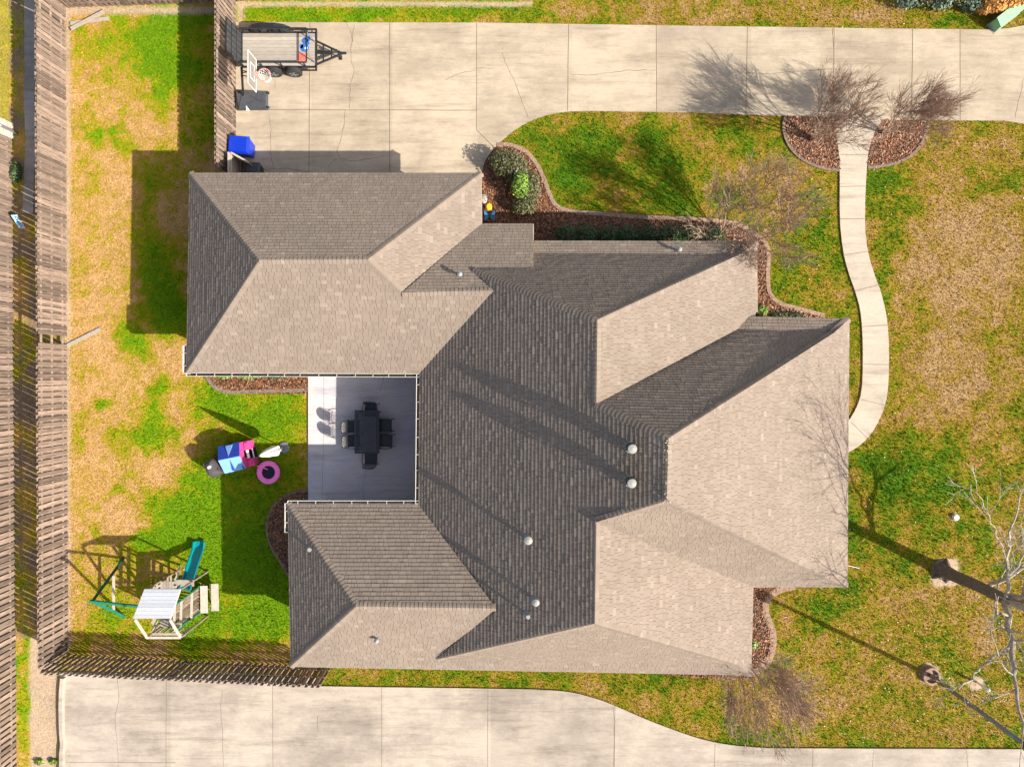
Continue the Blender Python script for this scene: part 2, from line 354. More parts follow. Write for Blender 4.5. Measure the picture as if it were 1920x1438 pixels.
def grass_colour(x, y):
    px = x / S + NX; py = NY - y / S
    g = np.full_like(x, 0.50)
    left = px < 590; g[left] = 0.22
    g[(py < 45) & (px > 440)] = 0.48
    g[(px > 1400) & (py > 1100)] = 0.44
    g[(px > 1600) & (py < 800)] = 0.42
    g[px < 118] = 0.35
    for bx, by, rx, ry, s in BLOBS:
        wx = (fbm(x, y, 1.0, 5, 5, .75) - .5) * 85; wy = (fbm(x, y, 1.0, 5, 9, .75) - .5) * 85
        break
    qx = px + wx; qy = py + wy
    for bx, by, rx, ry, s in BLOBS:
        g += s * np.exp(-(((qx - bx) / rx) ** 2 + ((qy - by) / ry) ** 2) ** 1.3)
    g += (fbm(x, y, 0.9, 5, 1, 0.8) - .5) * 1.15 + (fbm(x, y, 6, 3, 2) - .5) * 0.7
    g = np.clip(g, 0, 1)
    stops = np.array([0, .22, .42, .6, .8, 1.0])
    cols = np.array([(0.355, 0.228, 0.105), (0.305, 0.19, 0.056), (0.25, 0.175, 0.016), (0.165, 0.175, 0.008), (0.105, 0.170, 0.005), (0.062, 0.145, 0.005)])
    # back yard greens are yellower and brighter
    colsL = np.array([(0.48, 0.295, 0.125), (0.42, 0.26, 0.08), (0.33, 0.245, 0.02), (0.25, 0.26, 0.006), (0.18, 0.265, 0.003), (0.12, 0.235, 0.003)])
    c = np.stack([np.interp(g, stops, cols[:, i]) for i in range(3)], -1)
    cL = np.stack([np.interp(g, stops, colsL[:, i]) for i in range(3)], -1)
    lm = np.maximum((px < 590).astype(float), (py < 46) * np.clip((1150 - px) / 500, 0, 1))[..., None]
    c = cL * lm + c * (1 - lm)
    # bare earth
    wob = (fbm(x, y, 1.5, 3, 21) - .5)
    b = np.zeros_like(x)
    b = np.maximum(b, np.clip(1.2 - np.abs(px - 127 - wob * 5) / 6.5, 0, 1) * (py < 1215))
    b = np.maximum(b, np.clip((px - 52 - wob * 12) / 7, 0, 1) * (px < 110) * (py > 1190))
    b = np.maximum(b, np.clip(1.3 - np.abs(py - 20 - wob * 5) / 8, 0, 1) * (px > 120) * (px < 420) * (py < 32))
    b = np.maximum(b, np.clip(1.2 - np.abs(py - 8 - wob * 4) / 6, 0, 1) * (px > 440) * (px < 1000))
    b = np.maximum(b, np.clip(1.2 - np.abs(px - 451 - wob * 5) / 8, 0, 1) * (py < 44))
    for cx, cy, r_ in ((1776, 1073, 30), (1743, 1264, 22), (1833, 1281, 17), (1790, 969, 8), (1765, 1085, 20)):
        d = np.hypot(px - cx, py - cy) + wob * 16
        b = np.maximum(b, np.clip((r_ - d) / 5, 0, 1))
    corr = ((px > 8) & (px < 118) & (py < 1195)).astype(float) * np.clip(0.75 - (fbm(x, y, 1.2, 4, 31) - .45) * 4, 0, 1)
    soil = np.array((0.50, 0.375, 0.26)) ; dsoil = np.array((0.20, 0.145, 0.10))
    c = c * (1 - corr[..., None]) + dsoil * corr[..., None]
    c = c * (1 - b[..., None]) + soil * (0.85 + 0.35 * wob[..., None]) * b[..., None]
    # neighbour lawn
    nb = (px < 16)[..., None] & (py < 250)[..., None]
    c = np.where(nb, np.array((0.33, 0.27, 0.04)) * (0.8 + 0.4 * fbm(x, y, 2, 4, 3)[..., None]), c)
    far = np.clip((np.maximum(np.abs(x) - 24, np.abs(y) - 18.5)) / 3, 0, 1)[..., None]
    c = c * (1 - far) + np.array((0.20, 0.17, 0.04)) * far
    return np.clip(c, 0.002, 0.9), np.maximum(b, corr * .7)

def gridmesh():
    def axis(a, b, st):
        c = np.arange(a, b + 1e-6, st); o = [3, 8, 20, 60, 200, 600]
        return np.concatenate([[c[0] - q for q in reversed(o)], c, [c[-1] + q for q in o]])
    xs = axis(-27.5, 27.5, 0.11); ys = axis(-22, 21, 0.11)
    X, Y = np.meshgrid(xs, ys); nx, ny = len(xs), len(ys)
    Z = (fbm(X, Y, 1.3, 3, 40) - .5) * 0.02 - 0.012
    c, b = grass_colour(X, Y)
    v = np.stack([X, Y, Z], -1).reshape(-1, 3)
    i = np.arange(nx * ny).reshape(ny, nx)
    q = np.stack([i[:-1, :-1], i[:-1, 1:], i[1:, 1:], i[1:, :-1]], -1).reshape(-1, 4)
    return npmesh('ground', v, q, c.reshape(-1, 3), M['ground'])
def npmesh(name, v, q, c, mat, parent=None, tone=None, loc=None):
    me = bpy.data.meshes.new(name); n = len(q); k = q.shape[1]
    if parent is not None: v = v - np.array(WL[parent.name])
    elif loc is not None: v = v - np.array(loc)
    me.vertices.add(len(v)); me.vertices.foreach_set("co", v.astype(np.float32).ravel())
    me.loops.add(n * k); me.loops.foreach_set("vertex_index", q.astype(np.int32).ravel())
    me.polygons.add(n); me.polygons.foreach_set("loop_start", np.arange(0, n * k, k, dtype=np.int32)); me.polygons.foreach_set("loop_total", np.full(n, k, dtype=np.int32))
    me.materials.append(mat)
    nm, d = ("Col", c) if tone is None else ("tone", np.repeat(tone[:, None], 3, 1))
    ca = me.color_attributes.new(nm, 'FLOAT_COLOR', 'POINT')
    buf = np.ones((len(v), 4), dtype=np.float32); buf[:, :3] = d
    ca.data.foreach_set("color", buf.ravel())
    me.update(calc_edges=True)
    o = bpy.data.objects.new(name, me); col.objects.link(o)
    if parent is not None: o.parent = parent; WL[o.name] = WL[parent.name]
    elif loc is not None: o.location = loc; WL[o.name] = Vector(loc)
    else: WL[o.name] = Vector((0, 0, 0))
    return o
tag(gridmesh(), kind='structure')

def G(pts): return [(P(*p).x, P(*p).y) for p in pts]
def inside(poly, X, Y):
    r = np.zeros(X.shape, bool); n = len(poly)
    for i in range(n):
        x1, y1 = poly[i]; x2, y2 = poly[(i + 1) % n]
        if y1 == y2: continue
        c = ((Y > min(y1, y2)) & (Y <= max(y1, y2)))
        r ^= c & (X < (x2 - x1) * (Y - y1) / (y2 - y1) + x1)
    return r
def strip(mb, pts, wd, z0, z1, mi=0, tone=None, taper=False):
    """flat band of given width following ground points"""
    pts = [Vector((p[0], p[1], 0)) for p in pts]
    L = []; Rr = []
    for i, p in enumerate(pts):
        t = (pts[min(i + 1, len(pts) - 1)] - pts[max(i - 1, 0)]).normalized(); nn = Vector((-t.y, t.x, 0))
        ww = wd / 2 * (random.uniform(.5, 1.2) if taper else 1)
        L.append(p + nn * ww); Rr.append(p - nn * ww)
    for i in range(len(pts) - 1):
        mb.prism([(L[i].x, L[i].y), (Rr[i].x, Rr[i].y), (Rr[i+1].x, Rr[i+1].y), (L[i+1].x, L[i+1].y)], z0, z1, mi, tone, bottom=False)
def crackline(pts, jit=2.0, n=6):
    out = []
    for a, b in zip(pts[:-1], pts[1:]):
        for i in range(n):
            f = i / n; out.append((a[0] + (b[0]-a[0]) * f + random.uniform(-jit, jit), a[1] + (b[1]-a[1]) * f + random.uniform(-jit, jit)))
    out.append(pts[-1]); return out

# ------------------------------------------------------------------ paved surfaces
def smooth(pts, it=2):
    for _ in range(it):
        o = [pts[0]]
        for a, b in zip(pts[:-1], pts[1:]):
            o.append((a[0]*.75+b[0]*.25, a[1]*.75+b[1]*.25)); o.append((a[0]*.25+b[0]*.75, a[1]*.25+b[1]*.75))
        o.append(pts[-1]); pts = o
    return pts
curve = smooth([(1110,209),(1052,210),(1005,222),(965,243),(932,272),(910,300),(903,325)], 2)
drive_px = [(443,43),(620,43.5),(900,44),(1300,50),(1600,54),(1850,57),(1885,55),(1920,49),(2150,20),(2150,260),(1985,245),(1920,233),(1880,227),(1740,226),(1652,226),(1560,220),(1500,219),(1400,216),(1300,212)] + curve + [(903,400),(443,400)]
drive = G(drive_px)
mb = MB(); mb.prism(drive, -0.10, 0.045)
for a, b in (((582,44),(580,340)),((731,44),(731,350)),((894,45),(894,245)),((1066,47),(1064,209)),((1230,49),(1231,211)),((1401,51),(1398,215)),((1563,54),(1562,200)),((1710,56),(1708,225)),((1799,57),(1799,226)),((445,207),(894,208)),((894,245),(926,277))):
    strip(mb, G(crackline([a, b], 0.25, 8)), 0.024, 0.0, 0.0485, 1)
for c in ([(666,48),(660,75),(658,110),(665,135),(657,160),(656,205)],[(648,208),(646,235),(640,260),(632,285),(637,298),(665,303),(700,297),(730,293)],[(505,215),(509,240),(508,265),(508,290),(514,318)],[(470,318),(500,320),(540,316),(565,322),(582,323)],[(835,153),(850,143),(868,138),(890,134)],[(894,129),(925,130)],[(942,100),(952,130),(968,160),(980,195),(990,222)],[(1068,140),(1100,143),(1140,138),(1180,133),(1228,133)],[(1560,130),(1500,136),(1430,140),(1400,138)],[(1560,55),(1562,90)],[(1918,150),(1908,190),(1902,222)],[(632,298),(622,306),(615,315)],[(648,40),(658,62),(662,80)],[(517,152),(516,166)]):
    strip(mb, G(crackline(c, 0.9, 5)), 0.015, 0.0, 0.0485, 2, taper=True)
o = mb.build('driveway', [M['conc'], M['joint'], M['crack']], kind='structure')

south = G([(113,1258),(595,1270)] + [(597,1285),(720,1287),(850,1288.5),(1000,1291)] + smooth([(1000,1291),(1060,1294),(1105,1304),(1150,1320),(1205,1345),(1265,1368),(1315,1385),(1370,1396),(1440,1401)],2) + [(1920,1403),(2150,1404),(2150,1750),(113,1750)])
mb = MB(); mb.prism(south, -0.10, 0.045)
for a, b in (((512,1275),(513,1700)),((716,1287),(716,1700)),((915,1290),(913,1700)),((1153,1322),(1148,1700)),((1523,1403),(1522,1700)),((1340,1393),(1335,1700)),((313,1268),(311,1700)),((120,1427),(330,1428))):
    strip(mb, G(crackline([a, b], 0.25, 8)), 0.014, 0.0, 0.0485, 1)
for c in ([(222,1270),(224,1310),(217,1345),(222,1400),(222,1438)],[(418,1290),(414,1330),(418,1370),(420,1438)],[(1637,1403),(1635,1438)],[(1811,1403),(1813,1438)],[(596,1340),(597,1370)],[(1148,1322),(1152,1350),(1150,1438)]):
    strip(mb, G(crackline(c, 1.0, 6)), 0.012, 0.0, 0.0485, 2, taper=True)
mb.build('south_driveway', [M['conc2'], M['joint'], M['crack']], kind='structure')
mb = MB(); strip(mb, G([(122,1268),(120,1290),(119,1320),(120,1370),(122,1390),(120,1410),(120,1700)]), 0.14, -0.05, 0.20)
mb.build('kerb', M['conc2'], kind='structure')

WL_L = [(1556,214),(1565,245),(1571,280),(1574,320),(1573,410),(1579,470),(1589,510),(1603,548),(1612,580),(1616,620),(1617,680),(1615,735),(1605,765),(1590,790),(1560,812),(1500,830)]
WL_R = [(1664,214),(1640,245),(1628,280),(1624,310),(1620,400),(1622,450),(1630,490),(1642,525),(1651,548),(1662,595),(1666,650),(1665,720),(1659,760),(1640,803),(1618,830),(1594,846),(1550,868),(1500,880)]
walk = G(smooth(WL_L, 1) + list(reversed(smooth(WL_R, 1))))
mb = MB(); mb.prism(walk, -0.1, 0.052)
for a, b in (((1573,291),(1626,291)),((1574,351),(1621,350)),((1573,411),(1620,411)),((1580,479),(1626,472)),((1602,546),(1648,534)),((1614,613),(1663,609)),((1618,683),(1666,684)),((1613,749),(1660,760)),((1594,791),(1626,822)),((1565,240),(1643,240))):
    strip(mb, G([a, b]), 0.02, 0.0, 0.0555, 1)
mb.build('walkway', [M['walk'], M['joint']], kind='structure')

patio = G([(578.5,680),(845,680),(845,985),(578.5,985)])
mb = MB(); mb.prism(patio, -0.1, 0.06)
strip(mb, G([(608,700),(607,840),(604,950)]), 0.008, 0.0, 0.0635, 1)
for c in ([(722,700),(714,730),(705,752)],[(688,880),(682,905),(682,945)],[(785,920),(745,943)],[(600,765),(650,815),(662,815)],[(770,845),(720,870)]):
    strip(mb, G(crackline(c, 0.6, 5)), 0.008, 0.0, 0.0635, 2, taper=True)
mb.build('patio', [M['patio'], M['joint'], M['crack']], kind='structure')
mb = MB(); strip(mb, G([(54,-60),(56,60),(55,200),(58,260),(55,330),(52,400)]), 0.42, -0.05, 0.012)
mb.build('drainage_path', M['oldconc'], kind='structure')

# ------------------------------------------------------------------ planting beds
edge1 = smooth([(932,273),(955,271),(985,283),(1005,305),(1020,335),(1030,365),(1043,390),(1075,398),(1130,402),(1200,408),(1280,410),(1340,414),(1385,420),(1415,440),(1436,455),(1441,480),(1438,525),(1442,553),(1460,570),(1500,580),(1545,592)], 2)
bed1 = G([(903,326),(912,302)] + edge1 + [(1545,640),(1380,640),(1380,520),(980,520),(903,420)])
bedA = G([(1472,218),(1467,240),(1476,272),(1500,299),(1538,316),(1574,320),(1574,300),(1569,262),(1557,219)])
bedB = G([(1654,224),(1638,252),(1627,290),(1624,314),(1660,312),(1700,300),(1724,277),(1736,250),(1741,227)])
bed3 = G([(384,680),(388,705),(402,726),(428,738),(578,738),(578,680)])
bed4 = G([(578.5,918),(545,922),(517,940),(502,968),(500,995),(508,1025),(525,1050),(545,1085),(620,1085),(620,918)])
edge5 = smooth([(1490,1098),(1462,1103),(1440,1118),(1433,1140),(1441,1165),(1450,1188),(1449,1212),(1442,1235),(1430,1250),(1400,1266)], 2)
bed5 = G([(1340,1098)] + edge5 + [(1340,1266)])
bed6 = G([(1180,1250),(1240,1262),(1300,1268),(1405,1272),(1405,1240),(1180,1240)])
BEDS = [bed1, bedA, bedB, bed3, bed4, bed5, bed6]
for i, b in enumerate(BEDS):
    mb = MB(); mb.prism(b, -0.08, 0.022 + 0.001 * i); mb.build('mulch_bed', M['mulch'], kind='structure')
def edging(pts, wd=0.2, z=0.07, mat='edging'):
    mb = MB(); L = G(pts); strip(mb, L, wd, -0.05, z); return mb.build('bed_edging', M[mat], kind='structure')
edging(edge1, 0.16); edging(edge5, 0.26, 0.06)
edging(smooth([(1472,219),(1467,240),(1476,272),(1500,299),(1538,316),(1573,320)], 2), 0.11, 0.06, 'edgd')
edging(smooth([(1626,315),(1660,312),(1700,300),(1724,277),(1736,250),(1741,228)], 2), 0.11, 0.06, 'edgd')
edging(smooth([(386,703),(402,726),(428,736),(470,734),(577,731)], 2), 0.15, 0.07, 'edgd')
edging(smooth([(577,919),(545,923),(517,940),(502,968),(500,995),(508,1025),(525,1050),(545,1085)], 2), 0.08, 0.06, 'edgd')

# ------------------------------------------------------------------ HOUSE
he = 2.93; SL = 0.685
ke = (H - he) / H
def hs(px, py, fn):
    h = he
    for _ in range(60):
        k = (H - h) / H; X = NX + (px - NX) * k; Y = NY + (py - NY) * k
        h = he + max(0, fn(X, Y)) * S * SL
    return h
Sg = lambda X, Y: 697 - Y
Wp = lambda X, Y: X - (960 - 173 * ke)
Cn = lambda X, Y: Y - (697 - 277 * ke)
WN = lambda X, Y: Y - (697 + 248 * ke)
WS = lambda X, Y: (697 + 553 * ke + (X - 589) * 0.0186) - Y
N1 = lambda X, Y: Y - (697 - 245 * ke)
N2 = lambda X, Y: Y - (697 - 100 * ke)
V = {}
def vx(n, px, py, fn=None): V[n] = (px, py, he if fn is None else hs(px, py, fn))
vx('A',356,325); vx('NE',902,325); vx('J',903,420); vx('J2',1000,420); vx('Q',1000,452); vx('Q2',1419,453); vx('Q3',1420,584); vx('Q4',1403,594); vx('Q5',1592,598); vx('SE',1588,1100)
vx('SI',1412,1100); vx('SE2',1408,1265); vx('SW',545,1249); vx('NW2',540,946); vx('I',785,946); vx('H1',787,700); vx('B',350,698)
vx('C',487,488,Sg); vx('D',690,487,Sg); vx('E',755,549,Sg); vx('F',925,545,Sg); vx('G1',888,506,Wp); vx('K',1000,503,Cn)
for n, x, y in (('T1',1120,600),('T1b',1118,757),('T2',1253,822),('T3',1250,938),('T4',1118,978),('T5',1115,1168)): vx(n, x, y, Wp)
vx('M',820,1235,WS); vx('W2',930,1140,WN); vx('W1',668,1136,WN); vx('KN',1387,477,N1); vx('KQ',1000,475,N1); vx('Rr',1383,617,N2); vx('KN2',1562,625,N2); vx('KS',1385,1245,WS)
faces = {
 'gN':['A','NE','D','C'],'gW':['A','C','B'],'gS':['B','C','D','E','F','H1'],'gE':['D','NE','J','E'],'cN':['J','J2','K','G1','F','E'],
 'sk1':['Q','Q2','KN','KQ'],'st1':['KQ','KN','T1','G1','K'],'mW':['H1','F','G1','T1','T1b','T2','T3','T4','T5','M','W2','I'],
 'E1':['T1','KN','Q2','Q3','Q4','Rr','T1b'],'sk2':['Q4','Q5','KN2','Rr'],'st2':['Rr','KN2','T2','T1b'],'E2':['T2','KN2','Q5','SE','T3'],
 'S2':['T3','SE','SI','T4'],'E3':['T4','SI','SE2','KS','T5'],'S3':['T5','KS','M'],'wS':['W1','W2','M','KS','SE2','SW'],'wN':['NW2','I','W2','W1'],'wW':['NW2','W1','SW']}
down = {'gN':(0,1),'gW':(-1,0),'gS':(0,-1),'gE':(1,0),'cN':(0,1),'sk1':(0,1),'st1':(0,1),'mW':(-1,0),'E1':(1,0),'sk2':(0,1),'st2':(0,1),'E2':(1,0),'S2':(0,-1),'E3':(1,0),'S3':(0,-1),'wS':(0,-1),'wN':(0,1),'wW':(-1,0)}
def fitplane(names):
    if names[0] == 'T1' and 'Rr' in names: names = ['T1', 'T1b', 'Q2', 'Q3']
    if 'KN2' in names and 'SE' in names: names = ['T2', 'T3', 'Q5', 'SE']
    p = np.array([P(*V[n]) for n in names]); c = p.mean(0); wgt = np.ones(len(p))
    wgt[np.abs(p[:, 2] - he) < 1e-6] = 8
    A = np.c_[p[:, 0], p[:, 1], np.ones(len(p))]; s, *_ = np.linalg.lstsq(A * wgt[:, None], p[:, 2] * wgt, rcond=None)
    return s   # z = s0 x + s1 y + s2
PL = {k: fitplane(v) for k, v in faces.items()}
def ray(px, py, pl, lift=0.0):
    d = Vector(((px - NX) * S, (NY - py) * S, -H)); o = Vector((0, 0, H))
    t = (pl[2] + lift - H) / (d.z - pl[0]*d.x - pl[1]*d.y)
    return o + d * t
def clip(poly, ax, val, keep_less):
    out = []; n = len(poly)
    for i in range(n):
        a = poly[i]; b = poly[(i+1) % n]; da = a[ax]-val; db = b[ax]-val
        if keep_less: da, db = -da, -db
        if da >= 0: out.append(a)
        if (da > 0 and db < 0) or (da < 0 and db > 0):
            t = da/(da-db); q = [a[0]+(b[0]-a[0])*t, a[1]+(b[1]-a[1])*t]; q[ax] = val; out.append(tuple(q))
    return out
house = thing('house', 'large single-storey brick house with a complex brown shingle hip roof around a patio', 'house', P(1000, 720))
EXPO = 0.142
roof_mb = MB(); felt = MB(); faceN = {}
for fn_, names in faces.items():
    pl = PL[fn_]; nrm = Vector((-pl[0], -pl[1], 1)).normalized(); faceN[fn_] = nrm
    dd = Vector((nrm.x, nrm.y, 0)).normalized(); v = -(dd - nrm * dd.dot(nrm)).normalized()   # upslope
    u = v.cross(nrm).normalized()
    pts3 = [ray(V[n][0], V[n][1], pl) for n in names]
    o = pts3[0]
    uv = [((p - o).dot(u), (p - o).dot(v)) for p in pts3]
    n0 = len(felt.v)
    tri = tessellate_polygon([[Vector((a, b, 0)) for a, b in uv]])
    felt.add([p - nrm*0.012 for p in pts3], [tuple(t) for t in tri])
    v0 = min(p[1] for p in uv); v1 = max(p[1] for p in uv)
    row = 0; a = v0
    while a < v1 - 1e-4:
        band = clip(clip(uv, 1, a, False), 1, a + EXPO - 0.009, True)
        if len(band) >= 3:
            ua = min(p[0] for p in band); ub = max(p[0] for p in band)
            x = ua - random.uniform(0, 0.4)
            while x < ub:
                wd = random.choice((0.11, 0.15, 0.18, 0.22, 0.28))
                t = clip(clip(band, 0, x + 0.004, False), 0, x + wd - 0.004, True)
                if len(t) >= 3:
                    th = random.choice((0.0155, 0.017, 0.0185, 0.0225)); tone = random.random()
                    top = [o + u*p[0] + v*p[1] + nrm*(th*(1-(p[1]-a)/EXPO) + 0.001) for p in t]
                    fs = [tuple(range(len(t)))]; vs = list(top); n = len(t)
                    ar = sum(t[i][0]*t[(i+1)%n][1]-t[(i+1)%n][0]*t[i][1] for i in range(n))
                    if ar < 0: fs = [tuple(reversed(range(n)))]
                    for i in range(n):
                        p, q = t[i], t[(i+1) % n]
                        if abs(p[1]-a) < 1e-5 and abs(q[1]-a) < 1e-5 and abs(p[0]-q[0]) > 0.01:
                            k = len(vs); vs += [o + u*p[0] + v*p[1] - nrm*0.010, o + u*q[0] + v*q[1] - nrm*0.010]
                            fs.append((i, k, k+1, (i+1) % n))
                    roof_mb.add(vs, fs, 0, tone)
                x += wd
        a += EXPO; row += 1
roof = roof_mb.build('roof', M['shingle'], house)
felt.build('underlay', M['felt'], roof)

# hip and ridge caps
caps = MB()
def capline(na, nb, f1, f2):
    caps = MB()
    pa = (ray(V[na][0], V[na][1], PL[f1]) + ray(V[na][0], V[na][1], PL[f2])) / 2
    pb = (ray(V[nb][0], V[nb][1], PL[f1]) + ray(V[nb][0], V[nb][1], PL[f2])) / 2
    if pb.z > pa.z: pa, pb = pb, pa    # a is upper
    t = (pb - pa); L = t.length; t.normalize()
    ws = []
    for f in (f1, f2):
        wv = faceN[f].cross(t).normalized()
        cen = sum((ray(V[n][0], V[n][1], PL[f]) for n in faces[f]), Vector()) / len(faces[f])
        if wv.dot(cen - (pa+pb)/2) < 0: wv = -wv
        ws.append((wv, faceN[f]))
    up = (ws[0][1] + ws[1][1]).normalized()
    d = 0
    while d < L:
        e = min(d + 0.165, L + .02); p = pa + t*d; q = pa + t*e; l0, l1 = 0.010, 0.026
        wd = 0.145 + random.uniform(-.006, .006)
        vs = []
        for c, l in ((p, l0), (q, l1)):
            vs += [c + ws[0][0]*wd + ws[0][1]*l*0.8, c + ws[0][0]*0.05 + ws[0][1]*(l+.004), c + up*(l+0.004) , c + ws[1][0]*0.05 + ws[1][1]*(l+.004), c + ws[1][0]*wd + ws[1][1]*l*0.8]
        vs += [x - up*0.025 for x in vs[5:10]]
        fs = [(i, i+1, i+6, i+5) for i in range(4)] + [(i+5, i+6, i+11, i+10) for i in range(4)]
        caps.add(vs, fs, 0, random.random())
        d += 0.14
    caps.build('ridge_cap', M['shingle'], roof)
for c in (('A','C','gN','gW'),('B','C','gS','gW'),('C','D','gN','gS'),('D','NE','gN','gE'),('D','E','gE','gS'),('E','F','cN','gS'),('G1','T1','mW','st1'),('F','G1','cN','mW'),
          ('T1','T1b','mW','E1'),('T1b','T2','mW','st2'),('T2','T3','mW','E2'),('T3','T4','mW','S2'),('T4','T5','mW','E3'),('T5','M','mW','S3'),
          ('T1','KN','st1','E1'),('KN','Q2','sk1','E1'),('T2','KN2','st2','E2'),('KN2','Q5','sk2','E2'),('T3','SE','S2','E2'),('T5','KS','S3','E3'),('KS','SE2','wS','E3'),
          ('NW2','W1','wN','wW'),('W1','SW','wW','wS'),('W1','W2','wN','wS')):
    if c[0] == 'F': continue
    capline(*c)

# fascia, soffit, walls
outl = ['A','NE','J','J2','Q','Q2','Q3','Q4','Q5','SE','SI','SE2','SW','NW2','I','H1','B']
outp = [P(V[n][0], V[n][1], he) for n in outl]
fas = MB()
for i in range(len(outp)):
    a = outp[i]; b = outp[(i+1) % len(outp)]
    fas.beam(a + Vector((0,0,-0.10)), b + Vector((0,0,-0.10)), 0.03, 0.17)
# small rake wall where the connecting roof ends above the lower eave
pj = ray(1000, 420, PL['cN']); pk = ray(1000, 503, PL['cN']); 
fas.add([pj, pk, pk - Vector((0,0,0.55)), pj - Vector((0,0,0.2))], [(0,1,2,3)])
fas.build('fascia', M['soffit'], house)
def offset_poly(poly, d):
    n = len(poly); out = []
    for i in range(n):
        p0, p1, p2 = poly[i-1], poly[i], poly[(i+1) % n]
        e1 = (p1-p0).normalized(); e2 = (p2-p1).normalized()
        n1 = Vector((-e1.y, e1.x)); n2 = Vector((-e2.y, e2.x))   # left normals
        den = 1 + n1.dot(n2)
        out.append(p1 + (n1+n2) * (d/den))
    return out
wl_names = ['A','NE','J','J2','Q','Q2',(1420,596),'Q5','SE','SI','SE2','SW','NW2','I','H1','B']
wp = [Vector(P(*(V[n][:2] if isinstance(n, str) else n), he).xy) for n in wl_names]
ar = sum(wp[i].x*wp[(i+1)%len(wp)].y - wp[(i+1)%len(wp)].x*wp[i].y for i in range(len(wp)))
inn = offset_poly(wp, 0.45 if ar > 0 else -0.45)
sof = MB(); sof.prism([(p.x, p.y) for p in wp], he - 0.20, he - 0.185); sof.build('soffit', M['soffit'], house)
wal = MB(); n = len(inn)
for i in range(n):
    a, b = inn[i], inn[(i+1) % n]
    wal.add([(a.x,a.y,-0.05),(b.x,b.y,-0.05),(b.x,b.y,he-0.2),(a.x,a.y,he-0.2)], [(0,1,2,3)])
wal.build('wall', M['brick'], house)
HOUSE_POLY = [(p.x, p.y) for p in inn]
def opening(i, f, wd, z0, z1, kind):
    """window or door centred at fraction f of wall i, facing outwards"""
    a, b = Vector(inn[i]), Vector(inn[(i+1) % n]); t = (b-a).normalized(); c = a.lerp(b, f)
    nn = Vector((t.y, -t.x)) if ar > 0 else Vector((-t.y, t.x))
    A = Vector((c.x, c.y, 0)); T = Vector((t.x, t.y, 0)); N = Vector((nn.x, nn.y, 0))
    def slab(mb, s0, s1, h0, h1, d0, d1):
        vs = []
        for s in (s0, s1):
            for d in (d0, d1):
                for z in (h0, h1): vs.append(A + T*s + N*d + Vector((0,0,z)))
        mb.add(vs, [(0,1,3,2),(4,6,7,5),(0,4,5,1),(2,3,7,6),(0,2,6,4),(1,5,7,3)])
    h = wd/2
    if kind == 'window':
        m1 = MB(); slab(m1, -h, -h+.06, z0, z1, 0, .05); slab(m1, h-.06, h, z0, z1, 0, .05); slab(m1, -h+.06, h-.06, z1-.06, z1, 0, .05); slab(m1, -h+.06, h-.06, z0, z0+.06, 0, .07); slab(m1, -.02, .02, z0+.06, z1-.06, 0, .04)
        w_ = m1.build('window', M['white'], house); m2 = MB(); slab(m2, -h+.06, h-.06, z0+.06, z1-.06, 0.005, .02); m2.build('pane', M['glass'], w_)
    else:
        m1 = MB(); slab(m1, -h, h, z0, z1, 0, .04)
        rows = 4
        for r in range(rows):
            for q in range(max(1, int(wd/0.6))):
                k = max(1, int(wd/0.6)); s0 = -h + .06 + q*(wd-.06)/k; s1 = s0 + (wd-.06)/k - .06; zz = z0 + .06 + r*(z1-z0-.06)/rows
                slab(m1, s0, s1, zz, zz + (z1-z0-.06)/rows - .06, .04, .055)
        d_ = m1.build('garage_door' if wd > 2 else 'door', M['door'], house)
        m2 = MB(); slab(m2, h-.14 if wd < 2 else -.08, h-.08 if wd < 2 else .08, 1.0, 1.05, .055, .10); m2.build('handle', M['steel'], d_)
opening(0, 0.32, 2.6, 0.05, 2.2, 'door'); opening(0, 0.66, 2.6, 0.05, 2.2, 'door')
opening(4, 0.35, 1.6, 0.8, 2.2, 'window'); opening(4, 0.75, 1.2, 0.8, 2.2, 'window')
opening(7, 0.2, 1.6, 0.7, 2.2, 'window'); opening(7, 0.55, 1.0, 0.06, 2.15, 'door'); opening(7, 0.82, 1.6, 0.7, 2.2, 'window')
opening(9, 0.5, 1.5, 0.7, 2.2, 'window'); opening(10, 0.3, 1.2, 0.9, 2.2, 'window'); opening(10, 0.65, 1.2, 0.9, 2.2, 'window')
opening(12, 0.5, 1.4, 0.9, 2.2, 'window'); opening(14, 0.35, 1.8, 0.3, 2.2, 'window'); opening(14, 0.72, 1.0, 0.06, 2.15, 'door'); opening(15, 0.4, 1.2, 1.0, 2.1, 'window')

# gutters
def gutter(a, b, side, hang=0.62, off=0.02):
    a = P(a[0], a[1], he); b = P(b[0], b[1], he); t = (b-a).normalized(); nn = Vector((side[0], side[1], 0)); z = Vector((0,0,1))
    g = MB()
    g.beam(a + nn*(0.115+off) - z*0.055, b + nn*(0.115+off) - z*0.055, 0.016, 0.12)
    g.beam(a + nn*(0.005+off) - z*0.065, b + nn*(0.005+off) - z*0.065, 0.012, 0.10)
    o = g.build('gutter', M['gutter'], house)
    g = MB(); g.beam(a + nn*(0.06+off) - z*0.118, b + nn*(0.06+off) - z*0.118, 0.10, 0.008); g.build('gutter_trough', M['felt'], o)
    L = (b-a).length; d = hang*.6
    for e in (a, b):
        g = MB(); g.beam(e + nn*off - z*0.06, e + nn*(0.126+off) - z*0.06, 0.012, 0.12); g.build('end_cap', M['gutter'], o)
    while d < L:
        g = MB(); c = a + t*d; g.beam(c + nn*off + z*0.003, c + nn*(0.11+off) + z*0.003, 0.024, 0.012); d += hang*random.uniform(.9, 1.1)
        g.build('hanger', M['soffit'], o)
gutter((349,698),(788,700),(0,-1)); gutter((350,648),(350,699),(-1,0),.45)
